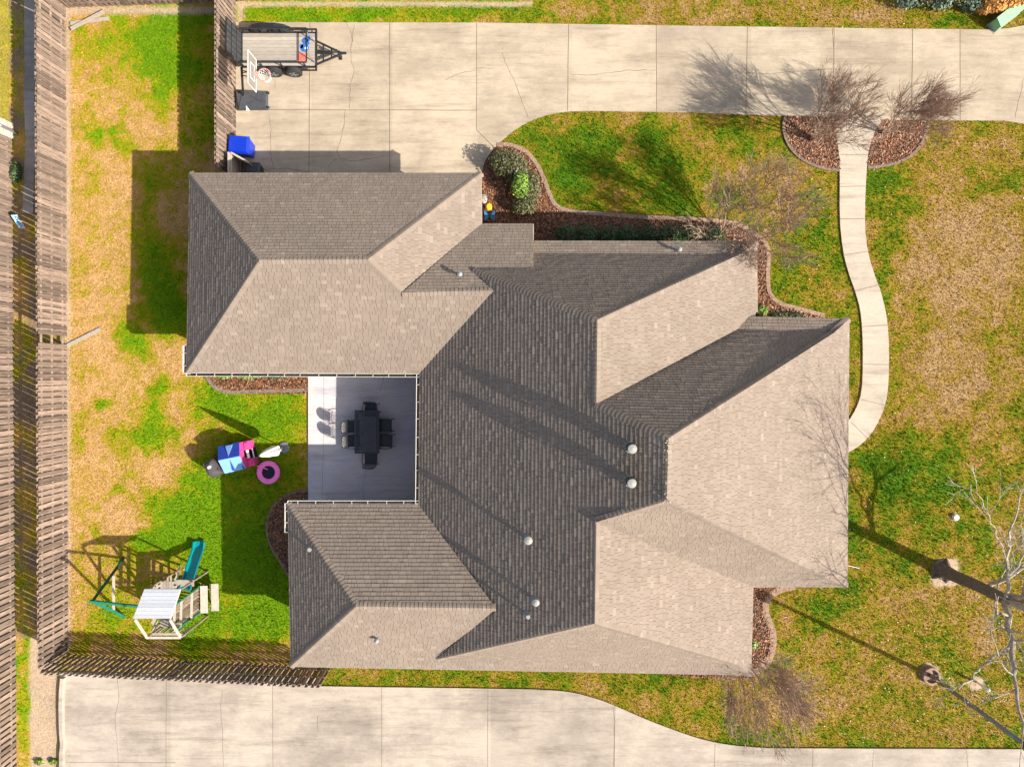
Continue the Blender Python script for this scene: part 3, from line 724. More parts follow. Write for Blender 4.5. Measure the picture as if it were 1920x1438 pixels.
gutter((788,702),(786,945),(-1,0)); gutter((539,946),(786,946),(0,1)); gutter((541,944),(541,998),(-1,0),.45)

# roof vents
def roofpt(px, py, f): return ray(px, py, PL[f])
def turbine(px, py, f):
    b = roofpt(px, py, f); m = MB(); m.xf = Matrix.Translation(b) @ Matrix.Scale(1.22, 4) @ Matrix.Translation(-b); m.lathe([(0.13, -0.15), (0.13, 0.16)], b, 20)
    nf = 15
    m.lathe([(0.09, 0.17), (0.11, 0.2), (0.11, 0.36), (0.09, 0.385)], b, 24, 1)
    for i in range(nf):
        a0 = 2*math.pi*i/nf; a1 = a0 + 0.42
        p = [Vector((math.cos(a0)*.15, math.sin(a0)*.15, .20)), Vector((math.cos(a1)*.26, math.sin(a1)*.26, .25)), Vector((math.cos(a1)*.25, math.sin(a1)*.25, .33)), Vector((math.cos(a0)*.13, math.sin(a0)*.13, .40))]
        m.add([b + q for q in p], [(0,1,2,3)])
    m.lathe([(0.115, 0.39), (0.10, 0.42), (0.02, 0.435)], b, 24)
    o = m.build('turbine_vent', [M['whitem'], M['dgrey']], roof)
def pipe(px, py, f, h=0.4, r=0.05, cap_=True):
    b = roofpt(px, py, f)
    nrm = faceN[f]; dd = Vector((nrm.x, nrm.y, 0)).normalized(); v = (dd - nrm*dd.dot(nrm)).normalized(); u = v.cross(nrm)
    m = MB(); c = b + nrm*0.02 + v*0.02
    m.add([c + u*.11 + v*.13, c - u*.11 + v*.13, c - u*.11 - v*.13, c + u*.11 - v*.13], [(0,1,2,3)], 1)
    m.tube([b - Vector((0,0,.1)), b + Vector((0,0,h))], r, 14)
    if cap_: m.lathe([(r*1.1, h-.05), (r*1.9, h-.02), (r*1.9, h+.03), (r*.6, h+.07)], b, 16)
    else: m.lathe([(r*1.3, h-.03), (r*1.3, h+.01), (r*.6, h+.012)], b, 14)
    m.build('vent_pipe', [M['whitem'], M['steel']], roof)
turbine(1180, 838, 'mW'); turbine(1179, 901, 'mW')
pipe(990, 1008, 'mW', .36, .07); pipe(1004, 1124, 'mW', .28, .06); pipe(990, 1152, 'mW', .22, .05, False)
pipe(582, 1029, 'wW', .12, .055, False); pipe(708, 1197, 'wS', .2, .04); pipe(863, 516, 'cN', .25, .045); pipe(1271, 470, 'sk1', .25, .045)
for (x, y) in [(1250,826),(1255,824),(1248,830),(1259,826),(1246,843),(1251,845),(1253,873),(1248,905),(1246,925),(1250,932),(1253,936),(1246,938),(1256,941),(1250,944),(1243,942),(1252,835),(1249,861)]:
    p = roofpt(x, y, 'mW' if x < 1253 else 'E2') + Vector((0,0,.05)); a = random.uniform(0, 3.14); d = Vector((math.cos(a), math.sin(a), .2))*.045
    m = MB(); m.beam(p - d*.7, p + d*.7, .016, .01); m.build('light_clip', M['soffit'], roof)

# ------------------------------------------------------------------ fences
def fence(label, a, b, h, gaps=(), name='wooden_fence', sp=0.235, lean=0.012, bw=0.14, wide_after=1e9):
    A = P(*a); B = P(*b); t = (B-A); L = t.length; t.normalize(); nn = Vector((-t.y, t.x, 0)); z = Vector((0,0,1))
    f = thing(name, label, 'fence', A.lerp(B, .5))
    pk = MB()
    sp0 = sp
    for side, off in ((1, 0.0), (-1, 0.5)):
        d = off*sp0 + 0.08
        while d < L - 0.05:
            if not any(g0 <= d <= g1 for g0, g1 in gaps):
                c = A + t*d + nn*side*0.029; hh = h + random.uniform(-.025, .02); ln = random.gauss(0, lean)
                pk.beam(c + z*0.03, c + z*hh + t*ln + nn*side*abs(random.gauss(0, .006)), bw, 0.016, tone=random.random(), up=nn)
            sp = sp0 if d < wide_after else 0.236
            d += sp
    o = pk.build('pickets', M['wood'], f)
    rl = MB()
    for zz in (0.28, h*0.52, h-0.22):
        d = 0
        while d < L:
            e = min(d+2.4, L); rl.beam(A + t*d + z*(zz + random.uniform(-.01, .01)), A + t*e + z*(zz+random.uniform(-.01, .01)), 0.036, 0.085, tone=random.uniform(.6, 1)); d += 2.4
    rl.build('rail', M['wood'], f)
    d = 0.02
    while d < L:
        m = MB(); c = A + t*d; m.beam(c, c + z*(h-0.06), 0.036, 0.09, up=nn, tone=.4); m.build('post', M['wood'], f); d += 2.4
    return f
pxm = 1/S
fence('long weathered wooden fence along the left side of the back yard, one picket missing', (122,-110), (128,1226), 1.72, gaps=[((640+110)*S-.2, (650+110)*S-.08), ((48+110)*S, (53+110)*S)], sp=0.196, wide_after=(380+110)*S)
fence('weathered wooden fence of the neighbour at the far left edge, beyond the narrow dark strip', (22,262), (32,1560), 1.75, sp=0.2, wide_after=(330)*S)
fence('short weathered fence between back yard and driveway, behind the trailer and the hoop', (441,-60), (441,336), 1.82, sp=0.196)
fence('wooden fence along the top left edge of the back yard above the crossed planks', (130,14), (440,3), 1.72)
fence('wooden fence at the top edge above the grass strip behind the trailer', (446,2), (700,-6), 1.72)
fence('see-through dark wooden fence between the play set and the south driveway', (129,1227), (622,1251), 1.72, bw=0.118)

# white brick pier and printed board at the far left
pr = thing('brick_pier', 'whitewashed brick pier with grey pipe at the end of the far left fence', 'pier', P(5, 245))
m = MB(); a = P(-14, 262); b = P(26, 233); m.box((a.x, a.y, -.02), (b.x, b.y, 1.7)); m.build('pier', M['whitebrick'], pr)
m = MB(); m.box((a.x-.04, a.y-.04, 1.7), (b.x+.04, b.y+.04, 1.77)); m.build('pier_cap', M['oldconc'], pr)
m = MB(); c = P(32, 250); m.tube([c, c + Vector((0,0,.9)), c + Vector((-.12, 0, 1.0))], .06, 14); m.build('pipe', M['steel'], pr)
m = MB(); m.beam(P(26, 403, .55), P(42, 428, .12), 0.24, 0.02)
for i in range(5):
    c = P(26, 403, .55).lerp(P(42, 428, .12), .15 + .17*i); m.beam(c + Vector((0,0,.014)), c + Vector((.05,-.03,.012)), .07, .006, 1)
m.build('printed_board', [M['patblue'], M['dblue']], label='pale blue printed board with dark marks leaning at the foot of the far left fence', cat='board')

# loose planks
for a, b, lab in (((136,57),(199,24),'weathered grey plank lying on top of another in the top left yard corner'),((133,45),(206,36),'weathered grey plank lying flat under another in the top left yard corner'),((124,650),(190,617),'single weathered plank lying on dry grass against the left fence')):
    m = MB(); z0 = .10 if 'on top' in lab else .03
    m.beam(P(*a) + Vector((0,0,z0)), P(*b) + Vector((0,0,z0 + .01)), .15, .03, tone=.6); m.build('plank', M['board'], label=lab, cat='plank', group='loose fence planks')

# ------------------------------------------------------------------ trailer
tr = thing('utility_trailer', 'black open utility trailer with plank deck, raised rear gate and spray paint, beside the fence', 'trailer', P(522, 105))
hd = 0.52
A = P(455, 63, hd); B = P(591, 124, hd)     # deck corners (A top-left)
x0, x1, y1, y0 = A.x, B.x, A.y, B.y
m = MB(); nb = 9; wd = (y1-y0)/nb
for i in range(nb): m.box((x0, y0+i*wd+.004, hd-.03), (x1, y0+(i+1)*wd-.004, hd), tone=random.random())
m.build('deck', M['deckw'], tr)
m = MB(); c = P(571, 90, hd)
for dx, dy, r_ in ((0,0,.17),(.02,.28,.13),(.12,.36,.12),(.1,.18,.09),(-.12,.05,.1)):
    m.lathe([(r_, .001), (r_*.9, .003)], (c.x+dx, c.y+dy, hd), 12, sx=random.uniform(.8,1.1))
m.build('blue_paint', M['bluepaint'], tr)
m = MB(); c = P(567, 109, hd)
m.lathe([(.19, .002), (.18, .004)], (c.x-.02, c.y, hd), 18, sy=1.1); m.lathe([(.05, .002), (.04, .004)], (c.x-.25, c.y-.12, hd), 8); m.lathe([(.04, .002), (.03, .004)], (c.x+.24, c.y+.16, hd), 8)
m.build('red_paint', M['redpaint'], tr)
m = MB()
m.lathe([(.06, .003), (.05, .006)], (P(574,91,hd).x, P(574,91,hd).y, hd), 10); 
m.build('bare_spot', M['white'], tr)
m = MB(); e = .05
oy1 = P(455, 55, hd).y + .02; oy0 = P(455, 131, hd).y
for ya, yb in ((y1+e/2, y1+e/2), (y0-e/2, y0-e/2)): m.beam((x0-.03, ya, hd-.04), (x1+.03, ya, hd-.04), e, .10)
m.beam((x0-.03, oy1, hd-.06), (x1+.05, oy1, hd-.06), .045, .06); m.beam((x1-.55, oy0, hd-.06), (x1+.05, oy0, hd-.06), .045, .06)
m.beam((x1+.03, oy0, hd-.04), (x1+.03, oy1, hd-.04), .06, .10); m.beam((x0-.03, y0, hd-.04), (x0-.03, y1, hd-.04), .05, .10)
for fx in (.2, .45, .7, .9): m.beam((x0+(x1-x0)*fx, y0-.02, hd-.08), (x0+(x1-x0)*fx, y1+.02, hd-.08), .05, .06)
for fx in (.0, .35, .62, .95): m.beam((x0+(x1-x0)*fx, y1, hd-.06), (x0+(x1-x0)*fx, oy1, hd-.06), .04, .05)
m.build('frame', M['black'], tr)
m = MB(); ht = hd + .36
xr = x1 - .24
for ya in (y1+.02, y0-.02):
    m.beam((x0, ya, ht), (xr, ya, ht), .045, .045)
    for fx in (0.02, .3, .6, .95): m.beam((x0+(xr-x0)*fx, ya, hd), (x0+(xr-x0)*fx, ya, ht), .04, .04, up=(0,1,0))
m.beam((xr, y0, ht), (xr, y1, ht), .045, .045)
m.beam((xr, y1-.12, ht), (x1, y1-.35, hd), .035, .035); m.beam((xr, y0+.35, ht), (x1, y0+.12, hd), .035, .035)
m.build('side_rail', M['black'], tr)
m = MB(); ty = P(648, 99, hd).y; tx = P(640, 99, .45).x
m.beam((x1+.03, y1-.28, hd-.06), (tx, ty+.02, hd-.08), .055, .09); m.beam((x1+.03, y0+.08, hd-.06), (tx, ty-.02, hd-.08), .055, .09)
for f in (.3, .62): 
    xa = x1 + (tx-x1)*f; m.beam((xa, ty+(y1-.28-ty)*(1-f), hd-.07), (xa, ty-(ty-y0-.08)*(1-f), hd-.07), .05, .05)
m.beam((x1+.05, ty+.06, hd-.1), (x1+.62, ty+.02, hd-.07), .13, .05)
m.build('tongue', M['black'], tr)
m = MB(); m.tube([(tx-.05, ty, hd-.06), (tx+.2, ty, hd-.06)], [.06, .045], 10); m.tube([(tx-.12, ty, .06), (tx-.12, ty, hd+.22)], .03, 10); m.tube([(tx-.12, ty-.08, .05), (tx-.12, ty+.08, .05)], .06, 12); m.build('coupler', M['black'], tr)
m = MB(); gh = 1.2
gx = x0 - .05
for yy in np.linspace(y0-.02, y1+.02, 7): m.beam((gx, yy, hd), (gx-.10, yy, hd+gh), .03, .03, up=(0,1,0))
for zz in (0, .4, .8, 1.2): m.beam((gx-.10*zz/1.2, y0-.03, hd+zz), (gx-.10*zz/1.2, y1+.03, hd+zz), .04, .04)
m.build('tail_gate', M['black'], tr)
m = MB()
for i in range(22):
    zz = hd + gh*(i+.5)/22; m.beam((gx-.1*(zz-hd)/gh, y0, zz), (gx-.1*(zz-hd)/gh, y1, zz), .012, .026)
for i in range(14):
    yy = y0 + (y1-y0)*(i+.5)/14; m.beam((gx, yy, hd), (gx-.1, yy, hd+gh), .012, .016, up=(0,1,0))
m.build('gate_mesh', M['dgrey'], tr)
def wheel(cx, cy, r=.33, wdt=.2):
    t_ = MB(); s_ = MB()
    prof = [(.2, -wdt/2), (r-.05, -wdt/2), (r, -wdt/2+.04), (r, wdt/2-.04), (r-.05, wdt/2), (.2, wdt/2)]
    t_.xf = Matrix.Translation((cx, cy, r)) @ Matrix.Rotation(R(90), 4, 'X'); t_.lathe(prof, (0,0,0), 28)
    o = t_.build('wheel', M['rubber'], tr, smooth=False)
    s_.xf = t_.xf; s_.lathe([(.19, -wdt/2+.02), (.19, wdt/2+.004), (.12, wdt/2-.03), (.05, wdt/2+.01)], (0,0,0), 16)
    for i in range(5):
        a = i*2*math.pi/5; s_.beam((math.cos(a)*.05, math.sin(a)*.05, wdt/2+.006), (math.cos(a)*.18, math.sin(a)*.18, wdt/2+.006), .05, .012)
    s_.build('rim', M['steel'], o)
for cx in (519, 556): wheel(P(cx, 0).x, y0 - .16)
for cx in (494, 530): wheel(P(cx, 0).x, y1 + .16)
m = MB(); fy = y1 + .17; xs_ = [P(474,0).x, P(484,0).x, P(500,0).x, P(526,0).x, P(541,0).x, P(551,0).x]; zs_ = [.42, .66, .76, .76, .66, .42]
for i in range(5):
    m.add([(xs_[i], fy-.13, zs_[i]), (xs_[i+1], fy-.13, zs_[i+1]), (xs_[i+1], fy+.13, zs_[i+1]), (xs_[i], fy+.13, zs_[i]), (xs_[i], fy-.13, zs_[i]-.02), (xs_[i+1], fy-.13, zs_[i+1]-.02), (xs_[i+1], fy+.13, zs_[i+1]-.02), (xs_[i], fy+.13, zs_[i]-.02)], [(0,1,2,3),(7,6,5,4),(0,4,5,1),(3,2,6,7)])
m.build('fender', M['black'], tr)
m = MB(); c = P(512,0)
for yy in (y0-.16, y1+.16): pass
m.beam((P(519,0).x, y0-.1, .33), (P(519,0).x, y1+.1, .33), .06, .06); m.beam((P(553,0).x, y0-.1, .33), (P(553,0).x, y1+.1, .33), .06, .06); m.beam((P(512,0).x, y0+.1, hd-.12), (P(562,0).x, y0+.1, hd-.12), .05, .05)
m.build('axle', M['black'], tr)

# ------------------------------------------------------------------ basketball hoop
bh = thing('basketball_hoop', 'portable basketball hoop with dark wheeled base, beside the trailer', 'basketball hoop', P(475, 190))
m = MB(); a = P(446, 209); b = P(504, 172); 
m.add([(a.x,a.y,.04),(b.x,a.y+.02,.04),(b.x,b.y,.04),(a.x,b.y,.04),(a.x+.04,a.y+.05,.2),(b.x-.08,a.y+.06,.13),(b.x-.08,b.y-.05,.13),(a.x+.04,b.y-.05,.26)],
      [(3,2,1,0),(4,5,6,7),(0,1,5,4),(1,2,6,5),(2,3,7,6),(3,0,4,7)])
m.add([(a.x+.3,b.y-.1,.235),(b.x-.22,b.y-.14,.17),(b.x-.22,a.y+.3,.17)], [(0,2,1)])
m.build('base', M['dgrey'], bh)
m = MB()
for yy in (a.y+.12, b.y-.1): m.tube([(b.x-.02, yy-.04, .07), (b.x-.02, yy+.04, .07)], .07, 12)
m.build('wheel', M['black'], bh)
m = MB(); q = P(463, 204, .2); m.add([(q.x-.03,q.y-.08,.205),(q.x+.12,q.y-.08,.2),(q.x-.03,q.y+.12,.215)], [(0,1,2)]); m.build('sticker', M['white'], bh)
m = MB(); pb = P(456, 181, .12); pt = P(453, 128, 2.05); m.tube([pb, pt], .045, 12); 
m.tube([P(447, 205, .2), pb.lerp(pt, .28)], .018, 8); m.tube([P(447, 176, .2), pb.lerp(pt, .28)], .018, 8)
m.build('pole', M['black'], bh)
X_ = (517-960)*S; Yc = (697-186.5)*S; bz0, bz1 = 2.12, 2.92
m = MB()
for zz, z2 in ((2.3, 1.65), (2.7, 2.0)):
    for s in (-.12, .12): m.tube([pb.lerp(pt, (z2-.12)/1.93) + Vector((0,s*.4,0)), (X_-.02, Yc+s, zz)], .02, 8)
m.build('support_arm', M['black'], bh)
m = MB(); m.box((X_-.02, Yc-.60, bz0), (X_+.012, Yc+.60, bz1)); bb = m.build('backboard', M['bkboard'], bh)
m = MB()
for (ya, za, yb, zb) in ((-.6,bz0,.6,bz0),(-.6,bz1,.6,bz1),(-.6,bz0,-.6,bz1),(.6,bz0,.6,bz1),(-.28,2.3,.28,2.3),(-.28,2.68,.28,2.68),(-.28,2.3,-.28,2.68),(.28,2.3,.28,2.68)):
    m.beam((X_+.016, Yc+ya, za), (X_+.016, Yc+yb, zb), .022, .012, up=(1,0,0) if za == zb else (1,0,0))
m.build('white_border', M['white'], bb)
rc = Vector((X_+.36, Yc, 2.26)); ring = [rc + Vector((math.cos(a_)*.228, math.sin(a_)*.228, 0)) for a_ in np.linspace(0, 2*math.pi, 29)]
m = MB(); m.tube(ring, .016, 8, cap=False); m.beam((X_, Yc-.06, 2.26), (X_+.15, Yc-.05, 2.26), .06, .02); m.beam((X_, Yc+.06, 2.26), (X_+.15, Yc+.05, 2.26), .06, .02); m.box((X_+.01, Yc-.09, 2.18), (X_+.03, Yc+.09, 2.34))
rim = m.build('rim', M['rimpink'], bh)
m = MB(); nn_ = 12
for i in range(nn_):
    for sgn in (1, -1):
        pts = []
        for j in range(5):
            a_ = 2*math.pi*(i + sgn*j*.5)/nn_; r_ = .225 - .025*j; pts.append(rc + Vector((math.cos(a_)*r_, math.sin(a_)*r_, -.1*j)))
        m.tube(pts, .006, 4)
m.build('net', M['white'], rim)

# ------------------------------------------------------------------ bins and enclosure
def cart(label, cx, cy, rot, body, lidm, hgt=1.03, s=1.0, group='wheeled rubbish bins by the garage'):
    t = thing('wheeled_bin', label, 'bin', P(cx, cy), group)
    X = Matrix.Translation(P(cx, cy)) @ Matrix.Rotation(R(rot), 4, 'Z') @ Matrix.Scale(s, 4)
    m = MB(); m.xf = X
    m.add([(-.26,-.24,.06),(.28,-.24,.06),(.28,.24,.06),(-.26,.24,.06),(-.36,-.31,hgt-.1),(.36,-.31,hgt-.1),(.36,.31,hgt-.1),(-.36,.31,hgt-.1)], [(3,2,1,0),(4,5,6,7),(0,1,5,4),(1,2,6,5),(2,3,7,6),(3,0,4,7)])
    m.build('body', body, t)
    m = MB(); m.xf = X
    m.add([(-.40,-.34,hgt-.1),(.39,-.34,hgt-.1),(.39,.34,hgt-.1),(-.40,.34,hgt-.1),(-.36,-.30,hgt),(.33,-.28,hgt+.03),(.33,.28,hgt+.03),(-.36,.30,hgt)], [(3,2,1,0),(4,5,6,7),(0,1,5,4),(1,2,6,5),(2,3,7,6),(3,0,4,7)])
    m.build('lid', lidm, t)
    m = MB(); m.xf = X
    m.tube([(-.42,-.26,hgt-.12),(-.42,.26,hgt-.12)], .018, 8); m.build('handle', M['black'], t)
    for s_ in (-.25, .25):
        m = MB(); m.xf = X; m.tube([(-.30, s_-.03, .12), (-.30, s_+.03, .12)], .12, 14); m.build('wheel', M['rubber'], t)
    return t
cart('bright blue wheeled bin standing at the fence, nearest the driveway', 466, 286, -4, M['blue'], M['blue'])
cart('black wheeled bin hidden in the shade between wood screen and garage', 486, 325, -2, M['black'], M['dgrey'], s=.7)
def screen(label, a, b, h, zt=None):
    A_ = P(*a); B_ = P(*b); t = thing('wood_screen', label, 'screen', A_.lerp(B_, .5), 'wood screens around the bins'); L = (B_-A_).length; d = (B_-A_).normalized(); nn = Vector((-d.y, d.x, 0))
    m = MB(); k = max(2, int(L/.145))
    for i in range(k): 
        c = A_ + d*(L*(i+.5)/k); m.beam(c + Vector((0,0,.04)), c + Vector((0,0,h)), L/k-.008, .02, tone=random.uniform(.45, 1), up=nn)
    m.build('pickets', M['board'], t)
    m = MB(); 
    for zz in (.25, h-.15): m.beam(A_ + Vector((0,0,zz)) + nn*.03, B_ + Vector((0,0,zz)) + nn*.03, .035, .08)
    m.beam(A_ + Vector((0,0,h+.012)), B_ + Vector((0,0,h+.012)), .07, .02); m.build('rail', M['pale'], t)
screen('low grey plank screen running from the blue bin to the garage wall', (455,306), (455,350), 1.35)
screen('short angled plank screen with pale top edge behind the blue bin', (458,306), (487,322), 1.3)

# bark chips scattered through the beds
def quads(X, Y, Z, sx, sy, tilt=0.6):
    n = len(X); a = rng.uniform(0, 2*np.pi, n); ux = np.stack([np.cos(a), np.sin(a), rng.uniform(-tilt, tilt, n)], -1)
    uy = np.stack([-np.sin(a), np.cos(a), rng.uniform(-tilt, tilt, n)], -1)
    c = np.stack([X, Y, Z], -1); sx = sx[:, None]; sy = sy[:, None]
    v = np.stack([c - ux*sx - uy*sy, c + ux*sx - uy*sy, c + ux*sx + uy*sy, c - ux*sx + uy*sy], 1).reshape(-1, 3)
    return v, np.arange(n*4).reshape(-1, 4)
def scatter(polys, dens):
    xs = []; ys = []
    for p in polys:
        a = np.array(p); x0, y0 = a.min(0); x1, y1 = a.max(0); n = int((x1-x0)*(y1-y0)*dens)
        X = rng.uniform(x0, x1, n); Y = rng.uniform(y0, y1, n); k = inside(p, X, Y); xs.append(X[k]); ys.append(Y[k])
    return np.concatenate(xs), np.concatenate(ys)
X, Y = scatter(BEDS, 520)
k = ~(inside(patio, X, Y) | inside(drive, X, Y) | inside(HOUSE_POLY, X, Y)); X, Y = X[k], Y[k]
v, q = quads(X, Y, rng.uniform(0.035, 0.07, len(X)), rng.uniform(.015, .06, len(X)), rng.uniform(.007, .02, len(X)))
tag(npmesh('bark_chips', v, q, None, M['chip'], tone=np.repeat(rng.uniform(0, 1, len(X)) ** 1.6, 4)), 'loose red-brown bark chips covering the planting beds', 'mulch', kind='stuff')

# ------------------------------------------------------------------ grass and leaves
EXC = [drive, south, walk, patio, HOUSE_POLY] + BEDS
def lawn(n):
    X = rng.uniform(-22.5, 22.5, n); Y = rng.uniform(-17.2, 16.4, n)
    keep = np.ones(n, bool)
    for p in EXC: keep &= ~inside(p, X, Y)
    keep &= ~((X < (118-NX)*S) & (rng.uniform(0, 1, n) < .5))
    X, Y = X[keep], Y[keep]; c, b = grass_colour(X, Y)
    k2 = rng.uniform(0, 1, len(X)) > b * 1.1; X, Y, c = X[k2], Y[k2], c[k2]
    n = len(X); a = rng.uniform(0, 2*np.pi, n); hgt = rng.uniform(.02, .075, n) * (0.7 + (c[:, 1] > c[:, 0]) * .5); wd = rng.uniform(.008, .02, n)
    lx = rng.normal(0, .022, n); ly = rng.normal(0, .022, n)
    p0 = np.stack([X - np.cos(a)*wd, Y - np.sin(a)*wd, np.full(n, -.01)], -1); p1 = np.stack([X + np.cos(a)*wd, Y + np.sin(a)*wd, np.full(n, -.01)], -1)
    p2 = np.stack([X + lx, Y + ly, hgt], -1)
    v = np.stack([p0, p1, p2], 1).reshape(-1, 3); q = np.arange(n*3).reshape(-1, 3)
    c = c * rng.uniform(.68, 1.38, n)[:, None]
    # a share of straw-coloured dead blades everywhere
    dead = rng.uniform(0, 1, n) < .05; c[dead] = np.array((.36, .24, .09)) * rng.uniform(.6, 1.2, dead.sum())[:, None]
    o = npmesh('lawn_grass', v, q, np.repeat(c, 3, 0), M['grass'])
    return tag(o, 'patchy green and straw-coloured winter grass over the yards', 'grass', kind='stuff')
lawn(780000)
nL = 5200
X = rng.uniform(9.6, 20.6, nL); Y = rng.uniform(-15, 14, nL); pxx = X/S+NX; pyy = NY-Y/S
dens = np.where(pyy > 1080, 1.0, .22) * np.where(fbm(X, Y, .8, 3, 55) > .5, 1, .4); k = rng.uniform(0, 1, nL) < dens
for p in EXC: k &= ~inside(p, X, Y)
X, Y = X[k], Y[k]; v, q = quads(X, Y, rng.uniform(.03, .06, len(X)), rng.uniform(.010, .028, len(X)), rng.uniform(.008, .018, len(X)))
Xb, Yb = scatter(BEDS, 22); kb = ~(inside(patio, Xb, Yb) | inside(drive, Xb, Yb) | inside(HOUSE_POLY, Xb, Yb)); Xb, Yb = Xb[kb], Yb[kb]
X = np.concatenate([X, Xb]); Y = np.concatenate([Y, Yb]); v, q = quads(X, Y, rng.uniform(.03, .07, len(X)), rng.uniform(.010, .028, len(X)), rng.uniform(.008, .018, len(X)))
tag(npmesh('fallen_leaves', v, q, None, M['leaffall'], tone=np.repeat(rng.uniform(0, 1, len(X)), 4)), 'scattered dry tan leaves on the front lawn', 'leaves', kind='stuff')

# ------------------------------------------------------------------ shrubs
def leafcloud(blobs, n, size, flat=0.7):
    """leaf quads on and inside several ellipsoids: (centre, rx, ry, rz)"""
    vol = np.array([b[1]*b[2]*b[3] for b in blobs]) ** .67; idx = rng.choice(len(blobs), n, p=vol/vol.sum())
    c = np.array([b[0] for b in blobs])[idx]; r = np.array([b[1:4] for b in blobs])[idx]
    d = rng.normal(size=(n, 3)); d /= np.linalg.norm(d, axis=1)[:, None]; rr = rng.uniform(.45, 1.0, n) ** .5 * (1 + rng.normal(0, .08, n))
    p = c + d * r * rr[:, None]; p[:, 2] = np.maximum(p[:, 2], .04)
    nrm = d + rng.normal(0, flat, (n, 3)); nrm[:, 2] += .5; nrm /= np.linalg.norm(nrm, axis=1)[:, None]
    t = np.cross(nrm, rng.normal(size=(n, 3))); t /= np.linalg.norm(t, axis=1)[:, None]; b = np.cross(nrm, t)
    s = rng.uniform(.6, 1.3, n)[:, None] * size
    v = np.stack([p - t*s, p + b*s*.5, p + t*s, p - b*s*.5], 1).reshape(-1, 3)
    return v, np.arange(n*4).reshape(-1, 4), np.repeat(rng.uniform(0, 1, n), 4)
def shrub(label, c, blobs, n, size, mat, name='shrub', group=None, stem=True):
    base = P(*c); t = thing(name, label, 'shrub', base, group)
    bl = [((base.x+dx, base.y+dy, z), rx, ry, rz) for dx, dy, z, rx, ry, rz in blobs]
    v, q, tn = leafcloud(bl, n, size); npmesh('foliage', v, q, None, mat, parent=t, tone=tn)
    m = MB()
    for b in bl:
        for _ in range(3):
            a = random.uniform(0, 6.28); e = Vector((b[0][0] + math.cos(a)*b[1]*.5, b[0][1] + math.sin(a)*b[2]*.5, b[0][2] + b[3]*.3))
            m.tube([base, base.lerp(e, .5) + Vector((0,0,.05)), e], [.018, .012, .006], 5)
    m.build('stem', M['bark'], t)
    return t
shrub('large dark olive shrub at the top of the curved bed beside the garage', (955,318), [(0,0,.6,.62,.55,.6),(-.3,.1,.7,.45,.45,.5),(.3,-.2,.55,.5,.6,.5)], 3400, .05, M['leafdark'])
shrub('dark olive shrub on the right side of the curved bed by the brick edging', (990,362), [(0,0,.45,.5,.65,.45),(.1,.4,.45,.35,.4,.4)], 1700, .05, M['leafdark'])
shrub('bright lime green shrub in the middle of the curved bed', (976,358), [(0,0,.7,.36,.5,.45),(0,.15,.9,.28,.3,.3)], 1500, .05, M['leaflime'])
shrub('dark olive shrub at the lower end of the curved bed above the roof corner', (982,392), [(0,0,.45,.5,.32,.42)], 1300, .05, M['leafdark'])
hx = [1060, 1098, 1138, 1176, 1215, 1254, 1292, 1330]
ords = ['first','second','third','fourth','fifth','sixth','seventh','eighth']
for i, x_ in enumerate(hx):
    shrub(f'dark clipped hedge shrub in the shaded row along the wall, {ords[i]} from the left', (x_, 445), [(0,0,.42,.50,.40,.42)], 800, .045, M['leafhedge'], 'hedge_shrub', 'clipped hedge shrubs along the shaded north wall')
shrub('small green plant at the roof corner where the winding bed ends', (1424,583), [(0,0,.22,.3,.2,.22)], 260, .05, M['leaflime'], 'small_plant')
shrub('low green plants along the bed under the short north eave', (1470,592), [(0,0,.14,.8,.12,.14)], 420, .045, M['leafhedge'], 'small_plant')
shrub('bright green leafy plant in the narrow bed beside the lower right roof edge', (1405,1203), [(0,0,.3,.22,.22,.25)], 200, .06, M['leaflime'], 'small_plant')
for x_, l_ in ((420,'left'),(470,'middle'),(520,'right')):
    shrub(f'low green plant under the patio-side gutter, {l_} of three', (x_, 703), [(0,0,.16,.5,.17,.2)], 340, .045, M['leaflime' if x_ < 500 else 'leafhedge'], 'border_plant', 'low plants under the garage gutter')
for i, (x_, y_) in enumerate(((1690,9),(1722,6),(1752,12),(1785,4),(1812,14))):
    shrub(f"dark grey-green shrub in the row at the top right edge, {ords[i]} from the left", (x_, y_), [(0,0,.45,.5,.4,.45),(.1,.3,.6,.4,.4,.4)], 900, .06, M['leafblue'] if i % 2 == 0 else M['leafdark'], group='dark shrubs at the top right edge')
shrub('rust-orange leafy shrub overhanging the green utility box', (1848,24), [(0,0,.65,.6,.28,.4),(.6,.15,.8,.5,.3,.4),(-.35,-.05,.45,.3,.22,.3),(1.0,.25,.8,.4,.25,.35)], 2600, .075, M['orangeleaf'])
shrub('leafy green clump growing in the strip between the two left fences', (38,325), [(0,0,.2,.15,.5,.22)], 420, .05, M['leafhedge'], 'weed_clump')
for x_, l_ in ((75,'left'),(101,'right')):
    shrub(f'small green weed tuft on bare soil near the bottom left corner, {l_} of two', (x_, 1426), [(0,0,.07,.2,.1,.09)], 200, .045, M['leaflime'], 'weed_tuft', 'weed tufts on the bare soil')

